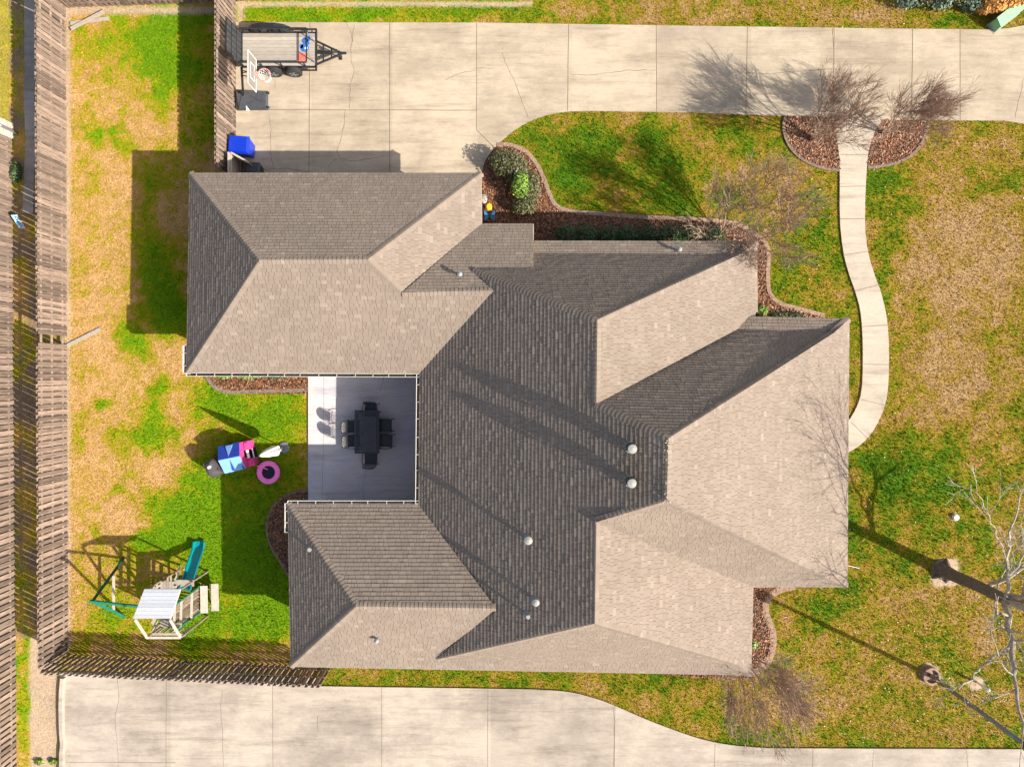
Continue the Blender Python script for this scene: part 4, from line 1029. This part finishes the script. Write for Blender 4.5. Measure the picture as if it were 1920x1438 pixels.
# ------------------------------------------------------------------ bare trees
def grow(m, p, d, r, ln, lev, spread, upb, kids, minr=.004, mi=0):
    segs = 3; pts = [p]; rad = [r]; q = Vector(p); dv = Vector(d).normalized()
    for i in range(segs):
        dv = (dv + Vector((random.gauss(0, .10), random.gauss(0, .10), random.gauss(0, .06) + upb*.1))).normalized()
        q = q + dv * (ln/segs); pts.append(q.copy()); rad.append(max(minr, r*(1-.45*(i+1)/segs)))
    m.tube(pts, rad, 5 if r > .02 else 3, mi, cap=False)
    if lev == 0: return
    for k in range(kids):
        f = random.uniform(.35, 1.0) if k < kids-1 else 1.0; i = min(int(f*segs), segs-1); b = pts[i].lerp(pts[i+1], f*segs - i)
        nd = (dv + Vector((random.gauss(0, spread), random.gauss(0, spread), random.gauss(0, spread*.7) + upb*.15))).normalized()
        grow(m, b, nd, max(minr, r*.58), ln*random.uniform(.55, .8), lev-1, spread, upb, kids, minr, mi)
def myrtle(label, c, stems, h, spread=.42, lean=(0, 0), lev=4, kids=4, seed=1, rad=.03, tilt=.34, mr=.0046):
    random.seed(seed); t = thing('bare_tree', label, 'tree', P(*c), 'leafless small ornamental trees'); b = P(*c)
    mt = MB(); mc = MB()
    for i in range(stems):
        a = 2*math.pi*(i + random.uniform(-.2, .2))/stems; d = Vector((math.cos(a)*tilt + lean[0], math.sin(a)*tilt + lean[1], 1)).normalized()
        L = h*.34; top = b + Vector((math.cos(a)*.05, math.sin(a)*.05, 0)) + d*L
        mt.tube([b + Vector((math.cos(a)*.05, math.sin(a)*.05, -.02)), b + d*L*.5 + Vector((0,0,.03)), top], [rad, rad*.85, rad*.7], 7, cap=False)
        for k in range(3):
            nd = (d + Vector((random.gauss(0, spread), random.gauss(0, spread), .1))).normalized()
            grow(mc, top, nd, rad*.5, h*.28, lev-1, spread, .5, kids, mr)
    mt.build('trunk', M['twig'], t); mc.build('crown', M['twig'], t)
    return t
myrtle('leafless multi-stem tree in the left half-round mulch bed beside the walkway', (1521,262), 7, 3.8, .34, lean=(.0,.03), seed=3, kids=5, tilt=.26)
myrtle('leafless multi-stem tree in the right half-round mulch bed beside the walkway', (1656,250), 7, 3.5, .34, lean=(.05,.03), seed=4, kids=5, tilt=.28)
myrtle('leafless pale twiggy tree at the roof corner above the winding bed', (1352,442), 9, 4.5, .33, lean=(.14,-.02), seed=5, tilt=.52, kids=5, mr=.0048)
myrtle('leafless grey-brown twiggy tree at the lower right corner of the house', (1382,1226), 9, 3.9, .38, lean=(.16,-.20), seed=6, tilt=.5, kids=5)

def limb(m, pts, r0, r1, kids, tw=2.0, lev=3):
    pp = [P(*p) for p in pts]; n_ = len(pp); rad = [r0 + (r1-r0)*i/(n_-1) for i in range(n_)]
    # add intermediate wobble
    q = []; rr = []
    for i in range(n_-1):
        for j in range(3):
            f = j/3; v_ = pp[i].lerp(pp[i+1], f); 
            if not (i == 0 and j == 0): v_ += Vector((random.gauss(0,.05), random.gauss(0,.05), random.gauss(0,.03)))
            q.append(v_); rr.append(rad[i] + (rad[i+1]-rad[i])*f)
    q.append(pp[-1]); rr.append(rad[-1]); m.tube(q, rr, 7)
    for k in range(kids):
        i = random.randint(2, len(q)-1); d = (q[i]-q[i-1]).normalized() + Vector((random.gauss(0,.7), random.gauss(0,.7), random.gauss(0,.4)))
        grow(m, q[i], d, rr[i]*.42, tw*random.uniform(.4, .8), lev, .42, .15, 3, .006)
random.seed(12)
bt = thing('large_bare_tree', 'large leafless tree with thick dark trunk and pale branches at the right edge', 'tree', P(1768, 1070))
b = P(1768, 1070); m = MB()
m.tube([b + Vector((0,0,-.1)), b + Vector((.0,0,.12)), b + Vector((.01,0,.6)), b + Vector((.04,.02,2.0)), b + Vector((.06,-.02,3.5))], [.42, .30, .235, .21, .19], 16)
for a_ in np.linspace(0, 6.28, 6)[:-1]: m.tube([b + Vector((math.cos(a_)*.12, math.sin(a_)*.12, .3)), b + Vector((math.cos(a_)*.5, math.sin(a_)*.5, -.03))], [.12, .05], 7)
m.build('trunk', M['bark'], bt)
f0 = P(1885, 1125, 3.5); top = b + Vector((.06, -.02, 3.5)); k_ = (H-3.4)/H
tp = (NX + top.x/S/k_, NY - top.y/S/k_, 3.4)
m = MB()
limb(m, [tp, (1893,1160,4.2), (1893,1205,5.0), (1898,1255,5.7), (1906,1310,6.3), (1918,1375,6.9)], .12, .035, 10, lev=2)
limb(m, [(1893,1212,5.1), (1868,1228,5.3), (1843,1250,5.5), (1818,1276,5.8), (1797,1292,6.1)], .06, .014, 7, 1.3, lev=2)
limb(m, [tp, (1925,1118,4.3), (1962,1100,5.2), (2010,1060,6.4)], .14, .05, 14, 2.6)
limb(m, [tp, (1893,1085,4.6), (1886,1045,5.3), (1893,995,6.1), (1912,930,7.0)], .075, .02, 8, 1.8, lev=2)
limb(m, [(1886,1048,5.3), (1872,1010,5.9), (1852,965,6.6), (1832,925,7.2)], .03, .008, 5, 1.1, lev=2)
limb(m, [tp, (1930,1150,4.6), (1975,1190,5.6), (2030,1240,6.8)], .13, .05, 14, 2.6)
def im(x_, y_, h_): k__ = (H-h_)/H; return (NX + (x_-NX)/k__, NY + (y_-NY)/k__, h_)
limb(m, [im(1771,1070,2.3), im(1792,1042,2.8), im(1850,1000,3.5), im(1925,985,4.1)], .085, .03, 12, 1.8, lev=2)
limb(m, [im(1792,1042,2.8), im(1800,1010,3.3), im(1795,975,3.9)], .05, .014, 6, 1.2, lev=2)
m.build('crown', M['palebark'], bt)
random.seed(21)

# lamp pole, posts
lp = thing('lamp_pole', 'tall grey tapered lamp pole with round concrete collar on the lower right lawn', 'lamp pole', P(1743, 1265)); b = P(1743, 1265)
m = MB(); m.tube([b, b + Vector((0,0,5.1))], [.09, .07], 16); m.build('pole', M['steel'], lp, smooth=True)
m = MB(); m.lathe([(.36,-.03),(.36,.15),(.34,.17),(.27,.17),(.25,.04),(.1,.04)], b, 26); m.build('collar', M['edging'], lp)
m = MB(); m.lathe([(.12, 5.1), (.2, 5.2), (.24, 5.45), (.1, 5.6)], b, 18); m.build('lamp_head', M['dgrey'], lp)
m = MB(); b = P(1832, 1279); m.tube([b, b + Vector((0,0,.62))], .05, 12); m.lathe([(.07,.6),(.07,.67),(.03,.7)], b, 14)
m.build('marker_post', M['white'], label='short white post in a bare patch to the right of the lamp pole', cat='post')
m = MB(); b = P(1790, 969); m.lathe([(.11,-.02),(.11,.10),(.10,.13),(.03,.145)], b, 20)
m.build('cleanout_cap', M['white'], label='small round white pipe cap in the lawn above the large tree trunk', cat='pipe cap')
m = MB(); m.tube([P(1572,1056,.05), P(1612,1065,.05)], .012, 8)
m.build('white_pipe', M['white'], label='thin white pipe lying on the grass beside the right roof edge', cat='pipe')

# utility box
ub = thing('utility_box', 'pale green utility box on a pad at the top right, half under the orange shrub', 'utility box', P(1872, 22))
X = Matrix.Translation(P(1876, 38)) @ Matrix.Rotation(R(38), 4, 'Z')
m = MB(); m.xf = X; m.box((-.6,-.28,0), (.74,.2,.06)); m.build('pad', M['oldconc'], ub)
m = MB(); m.xf = X; m.add([(-.55,-.25,.06),(.7,-.25,.06),(.7,.16,.06),(-.55,.16,.06),(-.55,-.20,.45),(.7,-.20,.45),(.7,.16,.55),(-.55,.16,.55)], [(3,2,1,0),(4,5,6,7),(0,1,5,4),(1,2,6,5),(2,3,7,6),(3,0,4,7)]); m.build('cabinet', M['trgreen'], ub)
m = MB(); m.xf = X; m.add([(-.57,-.22,.44),(.72,-.22,.44),(.72,.18,.56),(-.57,.18,.56),(-.57,-.22,.47),(.72,-.22,.47),(.72,.18,.59),(-.57,.18,.59)], [(3,2,1,0),(4,5,6,7),(0,1,5,4),(1,2,6,5),(2,3,7,6),(3,0,4,7)]); m.build('lid', M['trgreen'], ub)

# garden ornaments
go = thing('butterfly_ornament', 'blue butterfly garden ornament beside the garage corner', 'ornament', P(918, 405)); c = P(918, 405, .35)
m = MB()
for s in (-1, 1):
    w_ = [(0,.02),(.17*s,.20),(.21*s,.17),(.20*s,-.05),(.19*s,-.19),(.15*s,-.20),(.05*s,-.08),(0,-.04)]
    vs = [(c.x+a, c.y+b_, c.z + abs(a)*.25) for a, b_ in w_]; vs += [(x_, y_, z_-.008) for x_, y_, z_ in vs]; k = len(w_)
    f = [tuple(range(k)), tuple(reversed(range(k, 2*k)))]; m.add(vs, f)
m.build('wing', M['sky_blue'], go)
m = MB()
for s in (-1, 1):
    m.beam((c.x+.02*s, c.y+.02, c.z+.02), (c.x+.16*s, c.y+.17, c.z+.055), .015, .006); m.beam((c.x+.02*s, c.y-.0, c.z+.02), (c.x+.19*s, c.y-.02, c.z+.06), .012, .006); m.beam((c.x+.02*s, c.y-.06, c.z+.02), (c.x+.17*s, c.y-.19, c.z+.055), .02, .006)
m.tube([(c.x, c.y+.1, c.z+.02), (c.x, c.y-.1, c.z+.02)], .02, 8); m.tube([(c.x, c.y, 0), (c.x, c.y, c.z)], .008, 6); m.build('body', M['black'], go)
go = thing('flower_ornament', 'yellow and white spotted garden ornament beside the garage corner above the blue butterfly', 'ornament', P(910, 378)); c = P(908, 373, .3)
m = MB(); m.lathe([(.10,-.02),(.12,0),(.10,.02),(.05,.03)], c, 18, sy=1.6); m.build('white_disc', M['soffit'], go)
m = MB(); m.lathe([(.10,-.03),(.12,0),(.09,.03)], P(917, 388, .26), 16, sy=1.3); m.build('yellow_disc', M['yellow'], go)
m = MB()
for dx, dy in ((0,.1),(.06,.12),(.0,0),(.1,.04),(.05,-.08),(-.05,.05)): m.lathe([(.018,.035),(.014,.046)], (c.x+dx, c.y+dy, c.z), 8)
m.build('spots', M['black'], go)
m = MB(); m.tube([(c.x, c.y, 0), (c.x, c.y, c.z)], .01, 6); m.build('stake', M['black'], go)

# ------------------------------------------------------------------ back yard toys
# playhouse
ph = thing('playhouse', 'plastic playhouse with blue roof coloured as lit and shaded halves and pink walls on the grass', 'playhouse', P(445, 853))
rt = lambda x_, y_, h_: P(x_, y_, h_)
r0, r1 = rt(409,863.5,1.18), rt(449,855,1.18)      # ridge
n0, n1 = rt(409,837.5,.82), rt(448.5,828.5,.82)     # north eave
s0, s1 = rt(421.5,888,.78), rt(461,878.5,.78)            # south eave
def sheet(m, p, th=.03):
    dz = Vector((0,0,-th)); k = len(p); m.add(list(p) + [q + dz for q in p], [tuple(range(k)), tuple(reversed(range(k, 2*k)))] + [(i, i+k, (i+1)%k+k, (i+1)%k) for i in range(k)])
m = MB(); sheet(m, [r0, n0, n1, r1])
for i in range(9):
    f = (i+.5)/9; m.beam(r0.lerp(n0, f) + Vector((0,0,.008)), r1.lerp(n1, f) + Vector((0,0,.008)), .03, .014)
m.build('roof', M['dblue'], ph)  # shade of the north slope put into a darker blue
m = MB(); sheet(m, [r0, r1, s1, s0]); m.build('roof', M['lblue'], ph, label='roof half with sunlight put into a paler blue')
up = Vector((0,0,.02))
ncx = lambda f, g: r0.lerp(r1, f).lerp(n0.lerp(n1, f), g)
scx = lambda f, g: r0.lerp(r1, f).lerp(s0.lerp(s1, f), g)
m = MB(); m.add([ncx(.5,.12)+up, ncx(.70,.93)+up*4, ncx(.38,.93)+up*4], [(0,1,2)]); m.add([ncx(.5,.12)+up*1.2, ncx(.38,.93)+up*4, ncx(.38,.93)], [(0,1,2)]); m.add([ncx(.5,.12)+up*1.2, ncx(.70,.93)+up*4, ncx(.70,.93)], [(0,2,1)]); m.build('dormer', M['lblue'], ph)
m = MB(); m.add([scx(.52,.1)+up, scx(.56,.93)+up*3, scx(.42,.93)+up*3], [(0,2,1)]); m.add([scx(.86,.98)+up, scx(.99,.98)+up, scx(.95,.62)+up], [(0,1,2)]); m.build('dormer_trim', M['dblue'], ph)
# walls: footprint below the roof
def dn(p, z_): return Vector((p.x, p.y, z_))
ins = .07
ca, cb_, cc, cd = n0.lerp(s1, ins), n1.lerp(s0, ins), s1.lerp(n0, ins), s0.lerp(n1, ins)
for nm_, p, q in (('back_wall', ca, cd), ('wall', ca, cb_), ('wall', cd, cc)):
    m = MB(); a_, b_ = dn(p, 0), dn(q, 0); m.beam(a_ + Vector((0,0,.38)), b_ + Vector((0,0,.38)), .05, .76); m.build(nm_, M['pink'], ph)
for nm_, p, e, q, d in (('gable', n1, r1, s1, 1), ('gable', n0, r0, s0, -1)):
    m = MB(); off = Vector((-.03*d, 0, 0)); m.add([dn(p, .75)+off, r1+off-Vector((0,0,.03)) if d == 1 else r0+off-Vector((0,0,.03)), dn(q, .73)+off], [(0,1,2)]); m.build(nm_, M['pink'], ph)
# porch: two pink blocks and low wall at the east side
tdir = (r1-r0).normalized(); tdir.z = 0; tdir.normalize(); ndir = (n1-s1); ndir.z = 0; Lw = ndir.length; ndir.normalize()
base = dn(s1, 0).lerp(dn(n1, 0), .5)
def pbox(m, a0, a1, b0, b1, z0, z1):
    vs = [base + tdir*a + ndir*b_ + Vector((0,0,z)) for z in (z0, z1) for a, b_ in ((a0,b0),(a1,b0),(a1,b1),(a0,b1))]
    m.add(vs, [(3,2,1,0),(4,5,6,7),(0,1,5,4),(1,2,6,5),(2,3,7,6),(3,0,4,7)])
hw = Lw/2
m = MB(); pbox(m, -.05, .0, -hw+.03, -.12, 0, .74); pbox(m, -.05, .0, .18, hw-.03, 0, .74); pbox(m, -.05, 0, -.12, .18, .62, .74); m.build('front_wall', M['pink'], ph)
m = MB(); pbox(m, .0, .24, .16, hw-.04, .0, .5); pbox(m, .05, .19, .2, hw-.1, .5, .56); pbox(m, .0, .24, -hw+.03, -.2, 0, .48); pbox(m, .05, .19, -hw+.08, -.25, .48, .53); m.build('porch_counter', M['pink'], ph)
m = MB(); pbox(m, 0, .26, -.2, .16, 0, .04); m.build('porch_floor', M['mat'], ph)
m = MB(); pbox(m, .05, .13, -.17, .15, .45, .52); pbox(m, .22, .25, -.2, .16, .3, .34); m.build('white_shelf', M['white'], ph)

# covered grill
gr = thing('covered_grill', 'charcoal fabric-covered grill beside the playhouse', 'grill', P(413, 874))
X = Matrix.Translation(P(415, 872)) @ Matrix.Rotation(R(-60), 4, 'Z')
m = MB(); m.xf = X
secs = [(0,.36,.27),(.3,.35,.26),(.62,.37,.27),(.80,.34,.25),(.98,.27,.19),(1.05,.15,.09)]; N_ = 32; vs = []; fs = []
for si, (z_, rx, ry) in enumerate(secs):
    for j in range(N_):
        a_ = 2*math.pi*j/N_; ex = .45; cx_ = math.copysign(abs(math.cos(a_))**ex, math.cos(a_)); cy_ = math.copysign(abs(math.sin(a_))**ex, math.sin(a_)); fo = 1 + .05*math.sin(a_*7 + z_*2)*(1-z_*.6)
        vs.append((cx_*rx*fo, cy_*ry*fo, z_ + .02*math.sin(a_*3)))
for i in range(len(secs)-1):
    for j in range(N_): a_ = i*N_+j; b_ = i*N_+(j+1)%N_; fs.append((a_, b_, b_+N_, a_+N_))
fs.append(tuple((len(secs)-1)*N_+j for j in range(N_))); m.add(vs, fs); m.build('cover', M['cover'], gr, smooth=True)
m = MB(); m.xf = X; m.lathe([(.055,1.055),(.05,1.065)], (-.06,.02,0), 14, sy=1.5); m.build('emblem', M['white'], gr)
m = MB(); m.xf = X
for a_, b_ in (((-.3,-.16,.96),(.3,-.2,.9)),((.12,-.25,.93),(.16,.24,.93)),((.24,-.25,.82),(.27,.24,.84))): m.tube([a_, ((a_[0]+b_[0])/2, (a_[1]+b_[1])/2, max(a_[2], b_[2])+.03), b_], .018, 6)
m.build('fold', M['cover'], gr)

# closed umbrella
um = thing('patio_umbrella', 'closed white patio umbrella on a round grey base, standing on the grass', 'umbrella', P(533, 839)); b = P(533, 839)
m = MB(); m.lathe([(.23,0),(.23,.05),(.18,.08),(.04,.10)], b, 28); m.build('base', M['steel'], um)
m = MB(); m.tube([b, b + Vector((0,0,2.66))], .02, 12); m.lathe([(.03,2.6),(.035,2.66),(.01,2.72)], b, 10); m.build('pole', M['whitem'], um)
m = MB(); N_ = 48; secs = [(.92,.175),(1.1,.185),(1.5,.15),(1.9,.135),(2.3,.085),(2.6,.04)]; vs = []; fs = []
for z_, r_ in secs:
    for j in range(N_):
        a_ = 2*math.pi*j/N_; fo = 1 + .22*math.cos(a_*6)*(1 if z_ < 2.4 else .3); vs.append(b + Vector((math.cos(a_)*r_*fo, math.sin(a_)*r_*fo, z_ + .05*math.cos(a_*6)*(z_ < 1))))
for i in range(len(secs)-1):
    for j in range(N_): a_ = i*N_+j; b_ = i*N_+(j+1)%N_; fs.append((a_, b_, b_+N_, a_+N_))
fs.append(tuple((len(secs)-1)*N_+j for j in range(N_))); m.add(vs, fs); m.build('canopy', M['white'], um, smooth=True)

# toddler trampoline
tt = thing('toddler_trampoline', 'round pink toddler trampoline with dark centre on the shaded grass', 'trampoline', P(507, 884)); b = P(507, 884)
m = MB(); m.lathe([(.26,.22),(.27,.25),(.34,.275),(.43,.265),(.465,.24),(.46,.20),(.44,.21)], b, 40); m.build('pad', M['pink2'], tt, smooth=True)
m = MB(); m.lathe([(.28,.215),(.275,.222)], b, 32); m.build('mat', M['mat'], tt)
for i in range(6):
    a_ = i*math.pi/3; m = MB(); m.tube([b + Vector((math.cos(a_)*.42, math.sin(a_)*.42, .2)), b + Vector((math.cos(a_)*.42, math.sin(a_)*.42, 0))], .016, 8); m.build('leg', M['pink2'], tt)
m = MB(); m.tube([P(502,880,.24), P(486,874,.42), P(482,874,.45)], .02, 8); m.build('handle', M['pink2'], tt)

# play set
ps = thing('play_set', 'wooden play set with grey plank roof, teal slide, green swing frame and climbing ramp', 'play set', P(330, 1110))
def TP(x_, y_, h_=0): return Vector(((x_-NX)*S, (NY-y_)*S, h_))      # true plan px
xa, xb = 332, 390; yn, yr, ys_ = 1071, 1109, 1154; hN, hR, hS_ = 2.35, 3.1, 2.25
m = MB(); kk = 8
for i in range(kk):
    f0_, f1_ = i/kk + .004, (i+1)/kk - .004
    p = [TP(xa-2, yn-2+(yr-yn)*f0_, hN+(hR-hN)*f0_), TP(xb+2, yn-2+(yr-yn)*f0_, hN+(hR-hN)*f0_), TP(xb+2, yn-2+(yr-yn)*f1_, hN+(hR-hN)*f1_), TP(xa-2, yn-2+(yr-yn)*f1_, hN+(hR-hN)*f1_)]
    dz = Vector((0,0,-.03)); m.add(p + [q+dz for q in p], [(0,3,2,1),(4,5,6,7),(0,1,5,4),(1,2,6,5),(2,3,7,6),(3,0,4,7)], 0, random.random())
m.build('roof', M['greyroof'], ps)
m = MB()
for x_ in (xa, xb): m.beam(TP(x_, yr, hR-.05), TP(x_, ys_, hS_), .045, .09); m.beam(TP(x_, yr, hR-.07), TP(x_, yn, hN-.06), .045, .07)
m.beam(TP(xa, ys_, hS_), TP(xb, ys_, hS_), .09, .045); m.beam(TP(xa, yn, hN-.08), TP(xb, yn, hN-.08), .04, .09)
m.build('rafter', M['pale'], ps)
for x_, y_, hh in ((xa, yn, hN), (xb, yn, hN), (xa, ys_, hS_), (xb, ys_, hS_)):
    m = MB(); m.beam(TP(x_, y_, 0), TP(x_, y_, hh-.08), .06, .06, up=(1,0,0)); m.build('post', M['wood'], ps)
m = MB(); k = 5; xm = xa + 26
for i in range(k): m.beam(TP(xa+(xm-xa)*(i+.5)/k, yn, 1.30), TP(xa+(xm-xa)*(i+.5)/k, ys_, 1.30), (xm-xa)*S/k-.012, .03, tone=random.random())
m.beam(TP(xm, yn+3, 1.30), TP(xb+2, yn+3, 1.30), .25, .03, tone=.4)
m.build('platform', M['board'], ps)
m = MB()
for z_ in (.5, .75, 1.55, 1.8): m.beam(TP(xa, yn, z_), TP(xa, ys_, z_), .03, .10)
for i in range(6): m.beam(TP(xa, yn+(ys_-yn)*(i+.5)/6, 1.3), TP(xa, yn+(ys_-yn)*(i+.5)/6, 1.95), .08, .02, up=(1,0,0))
for i in range(5): m.beam(TP(xa+(xb-xa)*(i+.5)/5, ys_, 1.3), TP(xa+(xb-xa)*(i+.5)/5, ys_, 1.9), .08, .02, up=(0,1,0))
m.beam(TP(xa, ys_, 1.9), TP(xb, ys_, 1.9), .09, .035)
m.build('side_slats', M['board'], ps)
# climbing ramp
m = MB()
ra0, ra1 = P(326,1183,1.45), P(375,1149,.35); rb0, rb1 = P(328,1135,1.45), P(376,1099,.35)
m.beam(ra0, ra1, .05, .09); m.build('ramp_rail', M['green'], ps); m = MB(); m.beam(rb0, rb1, .05, .09); m.build('ramp_rail', M['green'], ps)
m = MB()
for f in (.02, .27, .68): m.beam(ra0.lerp(ra1, f) + Vector((0,0,.06)), rb0.lerp(rb1, f) + Vector((0,0,.06)), .075, .05)
m.build('rung', M['pale'], ps)
m = MB()
for i in range(8): f = (i+.5)/8; m.beam(ra0.lerp(rb0, f) - Vector((0,0,.07)), ra1.lerp(rb1, f) - Vector((0,0,.07)), .085, .02, tone=random.random())
for c_ in (ra1, rb1): m.beam(c_, Vector((c_.x, c_.y, 0)), .06, .06, up=(1,0,0))
m.build('ramp_board', M['wood'], ps)
# swing frame
m = MB(); bt0 = TP(237, 1092, 2.2); m.beam(bt0 - Vector((.12,0,0)), TP(xa, 1103, 2.2), .075, .12); m.build('swing_beam', M['green'], ps)
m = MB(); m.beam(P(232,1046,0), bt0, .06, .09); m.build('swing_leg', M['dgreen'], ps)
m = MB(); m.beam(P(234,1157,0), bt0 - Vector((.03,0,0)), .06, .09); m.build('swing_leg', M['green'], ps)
m = MB(); m.beam(P(213,1079,.84), P(213,1143,.84), .09, .04); m.build('swing_brace', M['pale'], ps)
m = MB(); m.beam(TP(350, 1072, 0), TP(345, 1066, 0)+Vector((0,0,0.01)), .05, .05); m.beam(P(338,1059,0), P(330,1100,1.4), .07, .05); m.beam(P(322,1100,.1), P(337,1066,.6), .04, .05); m.build('ladder', M['pale'], ps)
# slide
m = MB(); L0 = [(378,1086,1.36),(378,1078,1.22),(378,1066,.98),(378,1056,.80),(378,1044,.60),(378,1034,.38),(378,1024,.20),(378,1013,.14)]
hw = .20; vs = []; fs = []
for (x_, y_, z_) in L0:
    c_ = TP(x_, y_, z_)
    for dx, dz in ((-hw-.05, .11), (-hw, .13), (-hw+.03, .0), (0, -.015), (hw-.03, .0), (hw, .13), (hw+.05, .11), (hw, -.04), (-hw, -.04)): vs.append(c_ + Vector((dx, 0, dz)))
for i in range(len(L0)-1):
    for j in range(9): a_ = i*9+j; b_ = i*9+(j+1)%9; fs.append((a_, b_, b_+9, a_+9))
fs.append(tuple(range(9))); fs.append(tuple(reversed(range((len(L0)-1)*9, len(L0)*9)))); m.add(vs, fs); m.build('slide', M['teal'], ps, smooth=False)
# bench / table beside play set
pt_ = thing('picnic_bench', 'small weathered two-plank bench beside the climbing ramp of the play set', 'bench', P(393, 1120))
for x_ in (383, 403.5):
    m = MB(); c0, c1 = P(x_-1, 1098 if x_ < 390 else 1094, .46), P(x_, 1149 if x_ < 390 else 1145, .46); m.beam(c0, c1, .28, .035, tone=random.uniform(.6, 1)); m.build('seat_plank', M['pale'], pt_)
m = MB()
for y_ in (1104, 1140):
    m.beam(P(378, y_, .40), P(408, y_, .40), .05, .07)
    for x_ in (381, 405): m.beam(P(x_, y_, 0) , P(x_, y_, .40), .06, .06, up=(1,0,0))
m.build('frame', M['wood'], pt_)

# ------------------------------------------------------------------ patio set
def chair_proto():
    r = thing('patio_chair', 'x', 'chair', (0, 0, 0), 'black cast-metal chairs around the patio table')
    m = MB(); m.tube([(-.24,-.22,.43),(.24,-.24,.43),(.24,.24,.43),(-.24,.22,.43),(-.24,-.22,.43)], .015, 6)
    for i in range(9): y_ = -.2 + .05*i; m.beam((-.23, y_, .43), (.23, y_, .43), .022, .008)
    for i in range(5): x_ = -.18 + .09*i; m.beam((x_, -.22, .432), (x_, .22, .432), .016, .008)
    m.box((-.225, -.225, .405), (.225, .225, .422))
    m.build('seat', M['iron'], r)
    m = MB(); arch = [(-.23,-.24,.43),(-.30,-.25,.70),(-.335,-.22,.88),(-.35,-.12,.955),(-.355,0,.98),(-.35,.12,.955),(-.335,.22,.88),(-.30,.25,.70),(-.23,.24,.43)]
    m.tube(arch, .016, 6)
    for i in range(7):
        y_ = -.18 + .06*i; zt = .96 - abs(y_)*.35; m.beam((-.24, y_*.9, .45), (-.345, y_, zt), .026, .008, up=(1,0,0))
    for z_, yy in ((.55,.235),(.66,.24),(.77,.235),(.87,.21)): x_ = -.23 - (z_-.43)*.22; m.tube([(x_, -yy, z_), (x_-.02, 0, z_+.02), (x_, yy, z_)], .008, 5)
    m.build('backrest', M['iron'], r)
    for s in (-1, 1):
        m = MB(); m.tube([(-.29,s*.25,.66),(-.1,s*.29,.67),(.14,s*.29,.66),(.20,s*.28,.60),(.2,s*.25,.43)], .016, 6); m.build('armrest', M['iron'], r)
        for x_, fx in ((-.22,-.30),(.22,.26)):
            m = MB(); m.tube([(x_, s*.22, .43), (x_, s*.24, .2), (fx, s*.25, 0)], .014, 6); m.build('leg', M['iron'], r)
    return r
cp = chair_proto()
zp = .06
def place(o, px_, py_, rot, label):
    o.location = P(px_, py_) + Vector((0,0,zp)); o.rotation_euler = (0, 0, R(rot)); o['label'] = label
def dup(src, label):
    n_ = src.copy(); col.objects.link(n_); n_['label'] = label
    for c_ in list(src.children):
        k_ = c_.copy(); col.objects.link(k_); k_.parent = n_
    return n_
spots = [(668,798,0,'black patio chair with back coloured as sunlit, upper one of two left of the table'),
 (669,824,2,'black patio chair with back coloured as sunlit, lower one of two left of the table'),
 (726,796,180,'black patio chair on the right side of the table, the upper one of two'),
 (727,824,176,'black patio chair on the right side of the table, the lower one of two'),
 (700,768,-92,'black patio chair at the upper head of the patio table'),
 (700,856,88,'black patio chair at the lower head of the patio table')]
place(cp, *spots[0])
def sunlit_back(ch):  # added panel whose paler grey stands in for sun on the backrest
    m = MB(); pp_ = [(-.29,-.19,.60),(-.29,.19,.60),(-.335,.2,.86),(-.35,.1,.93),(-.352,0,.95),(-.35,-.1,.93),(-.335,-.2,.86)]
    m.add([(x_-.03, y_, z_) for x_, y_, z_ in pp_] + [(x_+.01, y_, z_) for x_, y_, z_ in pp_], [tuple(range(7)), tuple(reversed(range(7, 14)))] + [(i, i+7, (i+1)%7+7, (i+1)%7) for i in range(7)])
    WL[ch.name] = Vector((0,0,0)); m.build('sunlit_back', M['sunlitgrey'], ch)
cl = []
for s_ in spots[1:]: q_ = dup(cp, ''); place(q_, *s_); cl.append(q_)
sunlit_back(cp); sunlit_back(cl[0])
tb = thing('patio_table', 'black rectangular lattice-top metal table on the shaded patio', 'table', P(697, 811) + Vector((0,0,zp)))
c0 = P(665, 850, .79); c1 = P(711, 769, .79); z_ = .79
m = MB()
m.beam((c0.x, c0.y+.03, z_), (c1.x, c0.y+.03, z_), .06, .025); m.beam((c0.x, c1.y-.03, z_), (c1.x, c1.y-.03, z_), .06, .025); m.beam((c0.x+.03, c0.y, z_), (c0.x+.03, c1.y, z_), .06, .022); m.beam((c1.x-.03, c0.y, z_), (c1.x-.03, c1.y, z_), .06, .022)
W_, L_ = c1.x-c0.x, c1.y-c0.y
k = -W_
while k < L_:
    for sgn in (1, -1):
        a0 = max(0, -k); a1 = min(W_, L_-k)
        if a1 > a0:
            xA, xB = (a0, a1) if sgn == 1 else (W_-a0, W_-a1)
            m.beam((c0.x+xA, c0.y+k+a0, z_+.002*sgn), (c0.x+xB, c0.y+k+a1, z_+.002*sgn), .026, .006)
    k += .07
m.build('table_top', M['iron'], tb)
m = MB(); m.beam((c0.x+.1, c0.y+.1, z_-.06), (c0.x+.1, c1.y-.1, z_-.06), .03, .07); m.beam((c1.x-.1, c0.y+.1, z_-.06), (c1.x-.1, c1.y-.1, z_-.06), .03, .07); m.build('apron', M['iron'], tb)
for x_ in (c0.x+.1, c1.x-.1):
    for y_ in (c0.y+.12, c1.y-.12):
        m = MB(); m.tube([(x_, y_, z_-.03), (x_+.01, y_, .5), (x_, y_, .3), (x_+.02, y_, .07)], [.03, .022, .03, .025], 8); m.build('leg', M['iron'], tb)
